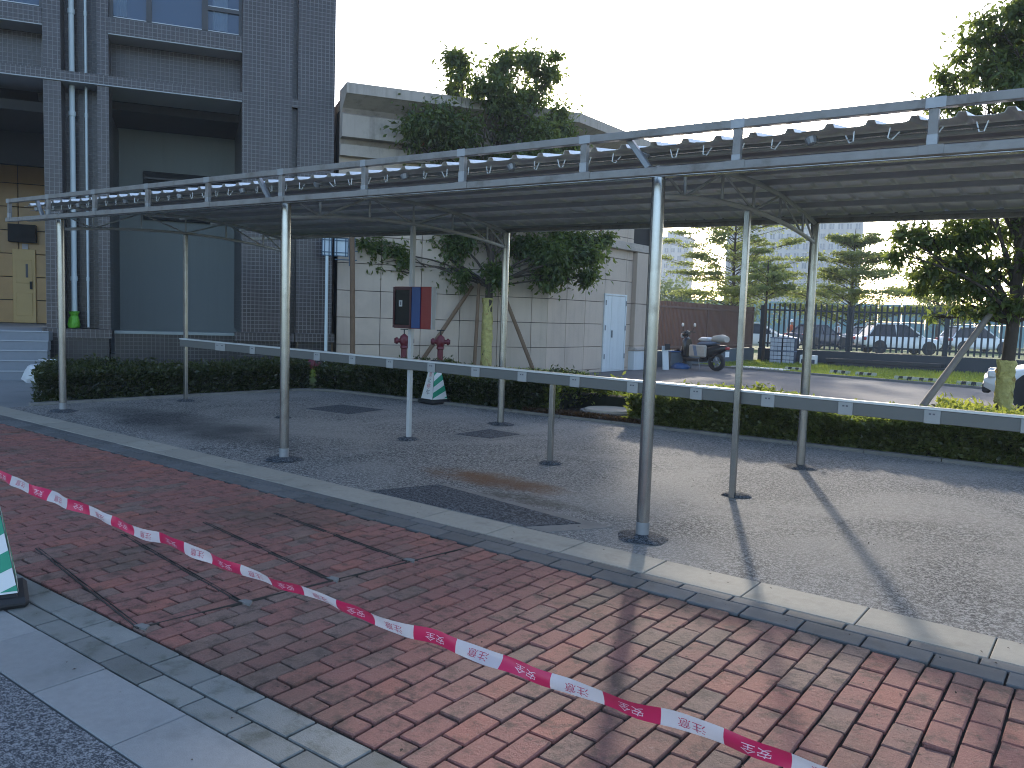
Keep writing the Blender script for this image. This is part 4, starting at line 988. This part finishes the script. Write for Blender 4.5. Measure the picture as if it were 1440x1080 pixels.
bush_tree((3.0, 76, 0), 7.0, 4.0, 'distant tree hidden behind the near wrapped trunk')
bush_tree((-38, 66, 0), 4.6, 3.0, 'distant tree hidden behind the corner of the beige building')

# ------------------------------------------------------------------ fences
bf = empty('brown_fence', (-11.85, 27.5, 0), label='brown slatted metal fence on a low wall beside the scooter', cat='fence')
MB().box(-.1, .1, -4.4, 4.5, -.1, .5).build('base_wall', MAT['low_wall'], bf)
sl_me = MB().cbox(-.015, .015, -.026, .026, .52, 2.1, .004).mesh('slat', MAT['brown_slat'])
for i in range(86): link('slat', sl_me, bf, (0, -4.34+i*.103, 0))
for y in (-4.4, 0, 4.42): MB().cbox(-.05, .05, -.05, .05, .5, 2.12, .006).build('fence_post', MAT['brown_slat'], bf, (-.003, y, 0))
for z in (.62, 1.92): MB().box(.021, .05, -4.4, 4.4, z-.03, z+.03).build('fence_rail', MAT['brown_slat'], bf)
fa = math.atan2(1.11, 9.07)
pf = empty('palisade_fence', (-11.7, 31.95, 0), fa, label='dark palisade fence of upright bars along the grass strip', cat='fence')
MB().box(.15, 26, -.1, .1, -.1, .52).build('base_wall', MAT['fence_dark'], pf)
pal = MB().prism([(-.033, -.012), (.033, -.012), (.033, .012), (-.033, .012)], .56, 2.25)
pal.add([(-.033, -.012, 2.2502), (.033, -.012, 2.2502), (.033, .012, 2.2502), (-.033, .012, 2.2502), (0, 0, 2.31)], [(0, 1, 4), (1, 2, 4), (2, 3, 4), (3, 0, 4)])
pal_me = pal.mesh('paling', MAT['fence_dark'])
for i in range(134): link('paling', pal_me, pf, (.3+i*.192, 0, 0))
for z in (.72, 2.02): MB().box(.1, 26, .013, .055, z-.03, z+.03).build('fence_rail', MAT['fence_dark'], pf)
for i in range(9): MB().cbox(-.06, .06, .0565, .17, .3, 2.2, .006).build('fence_post', MAT['fence_dark'], pf, (.2+i*3.25, 0, 0))
hd = empty('hoarding', (-30, 78.5, 0), math.atan2(9.5, 32), label='teal construction hoarding far behind the parked cars', cat='hoarding')
hp = MB().cbox(.02, 1.98, 0, .06, 0, 1.95, .02).mesh('panel', MAT['hoarding']); hp2 = MB().cbox(.02, 1.98, .0, .06, 1.97, 3.6, .02).mesh('panel', MAT['hoarding'])
for i in range(34): link('panel', hp, hd, (-12+i*2, 0, 0)); link('panel', hp2, hd, (-12+i*2, .01, 0))
# ------------------------------------------------------------------ far towers
def tower(base, rz, w_, dpt, h, cols, label, floors):
    t_ = empty('tower_block', base, rz, label, 'tower', 'pale tower blocks on the skyline')
    m = MB(); m.box(0, w_, 0, dpt, 0, h)
    m.build('wall', MAT['tower'], t_)
    m = MB(); m.box(-.4, w_+.4, -.5, dpt+.4, h-.01+.02, h+.6); m.box(w_*.3, w_*.7, 1, dpt-1, h+.62, h+3); m.build('roof', MAT['tower'], t_)
    fh = h/floors; cw = w_/cols
    wm = MB(); wm.box(-cw*.27, cw*.27, -.06, .02, -.85, .75); wme = wm.mesh('window', MAT['tower_glass'])
    wf = MB(); wf.box(-cw*.03, cw*.03, -.1, -.061, -.85, .75); wf.box(-cw*.3, cw*.3, -.35, -.061, -1.0, -.86); wf.box(-cw*.3, cw*.3, -.2, -.061, .76, .86); wfe = wf.mesh('frame', MAT['tower'])
    for i in range(cols):
        for j in range(1, floors):
            o = link('window', wme, t_, ((i+.5)*cw, 0, (j+.5)*fh)); link('frame', wfe, o)
    for i in range(0, cols+1, 2): MB().box(i*cw-.25, i*cw+.25, -.45, -.001, 0, h).build('pier', MAT['tower'], t_)
a = math.atan2(10, 32)
tower((-98.5, 240.9, 0), a, 37.5, 14, 31.6, 16, 'wide pale tower block showing between the layered trees', 11)
tower((-149, 294, 0), a, 12.5, 14, 33, 5, 'narrow pale tower block beside the corner of the beige building', 11)

# ------------------------------------------------------------------ hydrants, signs and small things by the wall
def hydrant(loc, rz, label):
    h = empty('fire_hydrant', loc, rz, label, 'fire hydrant', 'red fire hydrants behind the hedge'); h.scale = (.88, .88, .9)
    MB().lathe([(.11, 0), (.11, .04), (.075, .05), (.075, .62), (.1, .64), (.1, .68), (.085, .7), (.11, .76), (.115, .86), (.1, .93), (.05, .97), (.03, .99)], 16).build('barrel', MAT['hydrant_red'], h, smooth=True)
    for s in (-1, 1):
        m = MB(); m.lathe([(.055, .08), (.055, .16), (.085, .165), (.085, .215), (.06, .225), (.06, .25)], 14, (0, 0, .82), axis='x'); m.v = [(p[0]*s, p[1], p[2]) for p in m.v]
        m.build('outlet', MAT['hydrant_red'], h, smooth=True)
    m = MB(); m.lathe([(.016, .99), (.016, 1.1)], 8); m.build('valve_stem', MAT['black'], h)
    m = MB(); m.tube([(-.1, 0, 1.105), (.1, 0, 1.105)], .014, 6); m.build('valve_handle', MAT['black'], h)
hydrant((-12.35, 13.95, .1), rad(38), 'red twin outlet hydrant standing left of the leaning brown prop')
hydrant((-12.95, 13.4, .1), rad(50), 'red twin outlet hydrant partly hidden behind the post under the fire cabinet')
hydrant((-13.9, 11.55, -.46), rad(50), 'low red hydrant at the foot of the dark building corner')
lp = empty('lattice_sign', (-14.05, 12.15, .15), RZ, label='pale lattice lantern sign on a white pole at the dark building corner', cat='sign')
MB().tube([(-.05, 0, -.1), (-.05, 0, 2.5)], .035, 10).build('pole', MAT['pipe'], lp, smooth=True)
for x0_, w_ in ((-.16, .2), (.1, .3)):
    pn = MB().box(x0_, x0_+w_, -.02, .02, 2.5, 2.9).build('lantern_panel', MAT['lattice_panel'], lp)
    m = MB()
    for z in (2.5, 2.57, 2.83, 2.885): m.box(x0_-.01, x0_+w_+.01, -.035, -.021, z, z+.018)
    for x_ in (x0_-.01, x0_+.045, x0_+w_-.06, x0_+w_-.008): m.box(x_, x_+.018, -.034, -.0205, 2.49, 2.905)
    m.build('lattice', MAT['lattice'], pn)
m = MB(); m.box(.43, .45, -.02, .02, 2.3, 2.95); m.box(.45, .62, -.02, .02, 2.62, 2.64); m.box(.54, .56, -.02, .02, 2.4, 2.95); m.box(.12, .6, -.02, .02, 2.42, 2.44); m.build('bracket', MAT['lattice'], lp)
sk = empty('sack', (-15.35, 6.75, .02), label='crumpled white sack lying on the bottom step beside the hedge', cat='sack')
m = MB(); m.lathe([(.02, 0), (.3, .0), (.36, .08), (.33, .2), (.25, .29), (.1, .33), (.02, .32)], 20)
m.v = [((p[0]*1.15+R.gauss(0, .025)), p[1]*.85+R.gauss(0, .025), max(0, p[2]+R.gauss(0, .02))) for p in m.v]; m.build('sack_body', MAT['sack'], sk, smooth=True)
m = MB(); m.lathe([(.05, .3), (.09, .36), (.14, .42)], 10, (.12, .05, 0), cap=False); m.v = [(p[0]+R.gauss(0, .015), p[1]+R.gauss(0, .015), p[2]) for p in m.v]; m.build('sack_mouth', MAT['sack'], sk, smooth=True)
wb = empty('white_board', (-10.95, 22.55, 0), rad(70), label='narrow white board leaning at the end pier of the beige building', cat='board')
MB().cbox(-.12, .12, -.02, .02, 0, .72, .006, Matrix.Rotation(rad(-6), 4, 'X')).build('board', MAT['white_door'], wb)
MB().cbox(-.1, .1, -.045, -.03, .6, .78, .004).build('dark_cap', MAT['black'], wb)
bx = empty('blue_crate', (-11.2, 23.9, 0), rad(60), label='blue box by the brown fence left of the scooter', cat='crate')
MB().cbox(-.4, .4, -.2, .2, 0, .5, .02).build('box_body', MAT['low_wall'], bx); MB().cbox(-.42, .42, -.22, .22, .502, .54, .01).build('box_lid', MAT['tarp_blue'], bx)
bg_ = empty('blue_bag', (-10.95, 23.55, 0), label='crumpled bright blue plastic bag on the road before the blue box', cat='bag')
m = MB(); m.lathe([(.02, 0), (.2, 0), (.22, .06), (.15, .14), (.03, .17)], 14); m.v = [(p[0]*1.4+R.gauss(0, .02), p[1]+R.gauss(0, .02), max(0, p[2]+R.gauss(0, .015))) for p in m.v]; m.build('bag_body', MAT['tarp_blue'], bg_, smooth=True)
ws = empty('pale_sheet', (-9.3, 25.95, .03), rad(-8), label='pale flat sheet lying on the grass behind the scooter', cat='sheet')
MB().cbox(-.9, .9, -.3, .3, 0, .04, .01).build('sheet_body', MAT['white_door'], ws)

# ------------------------------------------------------------------ scooter
def wheel(parent, x, r_, w_, z=None, y=0, n=20):
    z = r_ if z is None else z
    prof_ = [(r_*.62, -w_/2), (r_*.9, -w_/2), (r_, -w_*.3), (r_, w_*.3), (r_*.9, w_/2), (r_*.62, w_/2)]
    wl = MB().lathe(prof_, n, (x, y, z), cap=False, axis='y').build('wheel', MAT['black'], parent, smooth=True)
    m = MB(); m.lathe([(.02, -w_*.34), (r_*.2, -w_*.36), (r_*.2, w_*.36), (.02, w_*.34)], 12, (x, y, z), axis='y')
    for k in range(5):
        a = 2*math.pi*k/5; m.tube([(x+r_*.15*math.cos(a), y, z+r_*.15*math.sin(a)), (x+r_*.66*math.cos(a), y, z+r_*.66*math.sin(a))], r_*.09, 6)
    m.build('rim', MAT['galv_dark'], wl); return wl
sctr = empty('scooter', (-10.45, 23.75, .0), rad(172), label='electric scooter loaded with pale cushions parked by the brown fence', cat='scooter')
sctr.scale = (1.1, 1.1, 1.1); wheel(sctr, .62, .25, .1); wheel(sctr, -.58, .25, .11)
MB().tube([(.62, .07, .25), (.5, .07, .62), (.44, 0, .8), (.38, 0, 1.02)], .022, 8).tube([(.62, -.07, .25), (.5, -.07, .62)], .022, 8).build('fork', MAT['galv_dark'], sctr, smooth=True)
def lofted(secs, mat, name, parent, n=16, pw=2.6):
    m = MB()
    for x, cz_, hw, hh in secs:
        for j in range(n):
            a = 2*math.pi*j/n; c_, s_ = math.cos(a), math.sin(a)
            m.v.append((x, hw*math.copysign(abs(c_)**(2/pw), c_), cz_+hh*math.copysign(abs(s_)**(2/pw), s_)))
    for k in range(len(secs)-1):
        for j in range(n): m.f.append((k*n+j, k*n+(j+1) % n, (k+1)*n+(j+1) % n, (k+1)*n+j))
    m.f.append(tuple(range(n))[::-1]); m.f.append(tuple(range((len(secs)-1)*n, len(secs)*n)))
    return m.build(name, MAT[mat], parent, smooth=True)
lofted([(.48, .55, .06, .1), (.45, .6, .17, .26), (.38, .62, .19, .3), (.33, .6, .16, .26)], 'black_gloss', 'leg_shield', sctr)
lofted([(.55, .98, .03, .03), (.5, .98, .08, .08), (.4, 1.0, .1, .09), (.33, 1.0, .06, .05)], 'black_gloss', 'headset', sctr)
lofted([(.42, .3, .12, .04), (.3, .27, .15, .05), (-.2, .27, .15, .05), (-.3, .32, .1, .05)], 'black', 'floorboard', sctr)
lofted([(-.08, .42, .08, .12), (-.2, .48, .15, .2), (-.5, .55, .17, .17), (-.75, .62, .12, .1), (-.88, .66, .05, .05)], 'black_gloss', 'tail_body', sctr)
lofted([(.0, .72, .1, .03), (-.1, .74, .15, .06), (-.45, .76, .16, .06), (-.6, .8, .12, .05)], 'cloth_blue', 'seat', sctr)
lofted([(-.42, .86, .08, .03), (-.5, .88, .18, .09), (-.72, .9, .2, .11), (-.86, .88, .14, .08)], 'cloth_beige', 'cushion', sctr)
lofted([(-.02, .84, .1, .02), (-.12, .86, .16, .06), (-.34, .86, .16, .06), (-.4, .84, .1, .03)], 'sack', 'cushion', sctr)
for s in (-1, 1): MB().cbox(-.36, .18, s*.2-.05, s*.2+.05, .36, .7, .035).build('side_bag', MAT['cloth_beige'], sctr)
m = MB(); m.box(-.12, -.02, .252, .256, .4, .68); m.v = [(p[0]+(p[2]-.4)*.25, p[1], p[2]) for p in m.v]; m.build('bag_mark', MAT['cloth_blue'], sctr)
MB().tube([(.36, -.34, 1.03), (.38, -.12, 1.05), (.38, .12, 1.05), (.36, .34, 1.03)], .014, 8).build('handlebar', MAT['black'], sctr, smooth=True)
for s in (-1, 1):
    mr = MB().tube([(.38, s*.2, 1.05), (.36, s*.3, 1.2)], .007, 6).build('mirror', MAT['black'], sctr); MB().lathe([(.005, -.012), (.05, -.01), (.055, .01), (.005, .012)], 12, (.36, s*.31, 1.24), axis='x').build('mirror_glass', MAT['chrome'], mr)
MB().lathe([(.07, .0), (.06, .04), (.02, .05)], 14, (.54, 0, .93), axis='x').build('headlamp', MAT['lamp_clear'], sctr)
MB().cbox(-.92, -.87, -.08, .08, .6, .68, .01).build('tail_lamp', MAT['tail'], sctr); MB().cbox(-.9, -.885, -.1, .1, .4, .55, .004).build('number_plate', MAT['white'], sctr)
lofted([(.9, .32, .05, .03), (.8, .47, .07, .03), (.62, .54, .07, .03), (.46, .5, .06, .03)], 'black_gloss', 'mudguard', sctr)
MB().tube([(-.1, .15, .3), (-.2, .22, .0)], .012, 6).build('stand', MAT['galv_dark'], sctr)

# ------------------------------------------------------------------ wheel stops, packs, steel tubes on the grass strip
def wheel_stop(x, y, k):
    o = empty('wheel_stop', (x, y, 0), rad(-10), 'striped pale wheel stop on the grass, '+k, 'wheel stop', 'striped wheel stops along the grass strip')
    for i in range(5):
        m = MB(); m.add([(-.3+.12*i, -.07, 0), (-.3+.12*(i+1), -.07, 0), (-.3+.12*(i+1), .07, 0), (-.3+.12*i, .07, 0), (-.3+.12*i+.02, -.04, .13), (-.3+.12*(i+1)+.02, -.04, .13), (-.3+.12*(i+1)+.02, .04, .13), (-.3+.12*i+.02, .04, .13)],
              [(3, 2, 1, 0), (4, 5, 6, 7), (0, 1, 5, 4), (1, 2, 6, 5), (2, 3, 7, 6), (3, 0, 4, 7)]); m.build('block', MAT['stop_pale' if i % 2 == 0 else 'bar_dark'], o)
for x, y, k in ((-8.33, 26.3, 'before the stacked packs'), (-6.9, 26.2, 'beside the thick canopy post'), (-6.1, 26.0, 'before the left end of the black tubes'), (-4.85, 25.2, 'before the right end of the black tubes'),
                (-4.3, 25.1, 'just right of the black tubes'), (-3.2, 24.7, 'right of the long grey prop'), (-2.62, 24.6, 'last before the near wrapped trunk')): wheel_stop(x, y, k)
def pack(loc, label):
    o = empty('block_pack', loc, fa, label, 'block pack', 'wrapped block packs stacked by the palings')
    MB().box(-.21, .21, -.25, .25, 0, .46).build('core', MAT['pack_gap'], o)
    me = MB().cbox(-.063, .063, -.02, .0, -.066, .066, .008).mesh('block', MAT['pack'])
    for i in range(3):
        for j in range(3): link('block', me, o, (-.138+i*.138, -.251, .077+j*.152))
    m = MB(); m.box(-.22, .22, -.275, .26, .461, .49); m.build('cover', MAT['cloth_blue'], o)
for i, (x, z, l) in enumerate(((0, 0, 'pale wrapped pack of blocks, bottom left of the stack by the palings'), (.46, 0, 'pale wrapped pack of blocks, bottom right of the stack by the palings'), (0, .492, 'pale wrapped pack of blocks, top left of the stack by the palings'), (.46, .492, 'pale wrapped pack of blocks, top right of the stack by the palings'))):
    pack((-10.45+x*math.cos(fa), 30.9+x*math.sin(fa), z), l)
wbx = empty('white_box', (-9.35, 31.2, 0), fa, label='small white box on the grass right of the block packs', cat='box')
MB().cbox(-.3, .3, -.15, .15, .0, .36, .02).build('box_body', MAT['white'], wbx); MB().box(-.24, .24, -.156, -.1505, .05, .2).build('open_front', MAT['pack_gap'], wbx)
for i, (dy, dz, l) in enumerate(((0, 0, 'front tube of the bottom layer'), (.15, 0, 'middle tube of the bottom layer'), (.3, 0, 'rear tube of the bottom layer'), (.05, .145, 'front tube of the upper layer'), (.2, .145, 'rear tube of the upper layer'))):
    o = MB().cbox(-1.9+R.uniform(-.2, .2), 1.9+R.uniform(-.2, .3), -.07, .07, 0, .14, .012).build('steel_tube', MAT['bar_dark'], None, (-6.7, 31.9+dy-.45, dz), rot=(0, 0, fa+R.uniform(-.012, .012)))
    tag(o, 'long black steel tube lying before the palings, '+l, 'steel tube', 'black steel tubes on the grass')

# ------------------------------------------------------------------ cars
def car(loc, rz, label, paint, suv=False, group=None):
    c = empty('parked_car', loc, rz, label, 'car', group)
    Lh = 2.2; hw = .9; belt = .98 if suv else .9; roof = 1.66 if suv else 1.46
    if suv: st = [(-2.2, .55, .86, .74), (-2.12, .4, .98, .84), (-1.6, .27, 1.0, .9), (0, .24, 1.0, .91), (.9, .25, 1.0, .9), (1.5, .28, .95, .88), (2.0, .34, .86, .82), (2.2, .45, .7, .7)]
    else: st = [(-2.25, .5, .86, .7), (-2.15, .36, .94, .82), (-1.6, .25, .96, .88), (0, .22, .93, .9), (.9, .23, .93, .89), (1.5, .26, .86, .87), (2.05, .32, .74, .8), (2.25, .42, .62, .66)]
    m = MB(); n = 0
    for x, z0, z1, w_ in st: m.v += [(x, -w_*.9, z0), (x, -w_, z0+.12), (x, -w_*1.01, (z0+z1)/2), (x, -w_*.95, z1-.05), (x, -w_*.8, z1), (x, w_*.8, z1), (x, w_*.95, z1-.05), (x, w_*1.01, (z0+z1)/2), (x, w_, z0+.12), (x, w_*.9, z0)]
    k = 10
    for i in range(len(st)-1):
        for j in range(k): m.f.append((i*k+j, (i+1)*k+j, (i+1)*k+(j+1) % k, i*k+(j+1) % k))
    m.f.append(tuple(range(k))); m.f.append(tuple(range((len(st)-1)*k, len(st)*k))[::-1])
    body = m.build('body', MAT[paint], c, smooth=True)
    sm = body.modifiers.new('round', 'BEVEL'); sm.width = .03; sm.segments = 2
    gh = [(-2.02, .0, .7), (-1.5, 1, .62), (.2, 1.0, .62), (1.15, .0, .72)] if suv else [(-1.75, 0, .68), (-.95, 1, .58), (.1, 1, .58), (1.1, 0, .7)]
    m = MB()
    xs = [(gh[0][0], belt-.04), (gh[1][0], roof), (gh[2][0], roof+.02), (gh[3][0], belt-.06)]
    lo = [(-2.0 if suv else -1.7, .8), (-1.4 if suv else -.9, .84), (.25, .84), (1.1, .8)]
    v = []
    for (x, z), (xl, wl) in zip(xs, lo):
        wt = wl if z < belt else .62
        v += [(x, -wt, z), (x, wt, z)]
    base_ = [(xl, -wl, belt-.06) for xl, wl in lo]+[(xl, wl, belt-.06) for xl, wl in lo]
    m.v = v+base_
    m.f = [(0, 2, 3, 1), (2, 4, 5, 3), (4, 6, 7, 5), (0, 8, 9, 2), (2, 9, 10, 4), (4, 10, 11, 6), (1, 3, 13, 12), (3, 5, 14, 13), (5, 7, 15, 14)]
    m.build('windows', MAT['car_glass'], c)
    m = MB(); r0_, r1_ = gh[1][0], gh[2][0]; m.cbox(r0_-.1, r1_+.12, -.63, .63, roof-.035, roof+.05, .03); rf = m.build('roof', MAT[paint], c, smooth=True)
    m = MB()
    for s in (-1, 1):
        m.tube([(xs[0][0], s*.78, belt-.03), (xs[1][0], s*.625, roof)], .045, 6); m.tube([(xs[2][0], s*.625, roof), (xs[3][0], s*.78, belt-.03)], .045, 6); m.tube([(-.45, s*.63, roof), (-.42, s*.84, belt)], .035, 6)
        m.tube([(r0_, s*.625, roof+.005), (r1_, s*.625, roof+.015)], .035, 6)
    m.build('window_pillars', MAT[paint], c)
    for x in (-1.35, 1.4):
        for s in (-1, 1):
            wheel(c, x, .33, .2, .33, s*.8); MB().lathe([(.39, -.03), (.40, .015)], 20, (x, s*.885, .36), axis='y').build('wheel_arch', MAT['black'], c)
    for s in (-1, 1):
        MB().cbox(-2.24, -2.08, s*.68-.16, s*.68+.16, .72, .9, .02).build('tail_light', MAT['tail'], c)
        MB().cbox(1.98, 2.2, s*.62-.17, s*.62+.17, .6, .74, .03).build('headlight', MAT['lamp_clear'], c)
        MB().cbox(.72, .9, s*.98-.08, s*.98+.08, .93, 1.06, .03).build('mirror', MAT[paint], c)
    MB().cbox(-2.27, -2.2, -.24, .24, .55, .68, .006).build('number_plate', MAT['white'], c)
    MB().cbox(-2.26, -2.1, -.82, .82, .3, .46, .03).build('bumper', MAT['black'], c); MB().cbox(2.12, 2.27, -.6, .6, .3, .5, .03).build('grille', MAT['black'], c)
    return c
GC = 'cars parked beyond the palings'
car((-10.4, 51.2, 0), rad(35), 'white tall car with dark rear window parked behind the fence middle', 'car_white', True, GC)
car((-8.0, 62.8, 0), rad(42), 'white car with dark tailgate parked behind the long grey prop', 'car_white', True, GC)
car((-15.6, 53.5, 0), rad(70), 'dark blue car parked behind the fence right of the orange vest', 'car_blue', False, GC)
car((-13.3, 58, 0), rad(62), 'grey car parked between the dark blue car and the white tall car', 'car_grey', False, GC)
car((-16.5, 45.5, 0), rad(15), 'white low car parked behind the fence corner and the block packs', 'car_white', False, GC)
car((.08, 18.95, 0), rad(186), 'white car on the road half hidden by the near wrapped trunk', 'car_white', False)

# ------------------------------------------------------------------ people
def person(loc, rz, label, top, bottom, hat):
    p = empty('person', loc, rz, label, 'person')
    J = {'pel': (0, 0, .95, .14), 'ch': (0, .01, 1.22, .16), 'nk': (0, .01, 1.43, .06), 'hd': (0, -.02, 1.56, .095), 'ht': (0, -.02, 1.66, .085)}
    E_ = [('pel', 'ch'), ('ch', 'nk'), ('nk', 'hd'), ('hd', 'ht')]
    for s, n_ in ((-1, 'l'), (1, 'r')):
        J.update({n_+'sh': (s*.18, .01, 1.37, .065), n_+'el': (s*.25, .03, 1.1, .048), n_+'wr': (s*.22, -.1, .92, .034), n_+'ha': (s*.2, -.15, .86, .03),
                  n_+'hp': (s*.09, 0, .9, .1), n_+'kn': (s*.11, -.02, .5, .068), n_+'an': (s*.12, .02, .09, .045), n_+'to': (s*.13, -.12, .04, .04)})
        E_ += [('ch', n_+'sh'), (n_+'sh', n_+'el'), (n_+'el', n_+'wr'), (n_+'wr', n_+'ha'), ('pel', n_+'hp'), (n_+'hp', n_+'kn'), (n_+'kn', n_+'an'), (n_+'an', n_+'to')]
    ks = list(J); me = bpy.data.meshes.new('body'); me.from_pydata([J[k][:3] for k in ks], [(ks.index(a), ks.index(b_)) for a, b_ in E_], [])
    o = link('body', me, p); sk_ = o.modifiers.new('skin', 'SKIN')
    for i, k in enumerate(ks): r_ = J[k][3]; me.skin_vertices[0].data[i].radius = (r_, r_)
    me.skin_vertices[0].data[0].use_root = True
    ss = o.modifiers.new('sub', 'SUBSURF'); ss.levels = 1; ss.render_levels = 1
    bpy.context.view_layer.update(); m2 = bpy.data.meshes.new_from_object(o.evaluated_get(bpy.context.evaluated_depsgraph_get()))
    o.modifiers.clear(); o.data = m2; m2.materials.clear()
    for k in ('skin', bottom): m2.materials.append(MAT[k])
    for f in m2.polygons: f.material_index = 1 if f.center.z < .98 and abs(f.center.x) < .2 and not (f.center.y < -.08 and f.center.z > .8) else 0
    m2.shade_smooth()
    MB().lathe([(.16, .93), (.185, 1.0), (.19, 1.2), (.2, 1.34), (.12, 1.43), (.07, 1.45)], 16, cap=False).build('vest', MAT[top], p, smooth=True)
    m = MB(); m.lathe([(.15, 1.62), (.118, 1.63), (.115, 1.7), (.08, 1.76), (.01, 1.78)], 16, (0, -.02, 0)); m.build('hard_hat', MAT[hat], p, smooth=True)
    m = MB(); m.lathe([(.022, 0), (.012, .03)], 6, (0, -.125, 1.55)); m.build('nose', MAT['skin'], p)
person((-17.2, 53.4, 0), rad(20), 'person in an orange vest and white hard hat standing behind the palings', 'vest', 'trousers', 'white')
person((-15.2, 56.6, 0), rad(-60), 'person in pale clothes and white hat standing behind the dark blue car', 'white', 'trousers', 'white')

# ------------------------------------------------------------------ haze
HAZE = 0.0012
if HAZE:
    hz = MB().box(-330, 120, -60, 330, -1.4, 40).build('haze', None); tag(hz, kind='stuff')
    m = bpy.data.materials.new('haze'); m.use_nodes = True; t = m.node_tree; t.nodes.remove(t.nodes['Principled BSDF'])
    pv = t.nodes.new('ShaderNodeVolumePrincipled'); pv.inputs['Density'].default_value = HAZE; pv.inputs['Color'].default_value = (.86, .92, 1, 1)
    t.links.new(pv.outputs[0], t.nodes['Material Output'].inputs['Volume']); hz.data.materials.append(m)
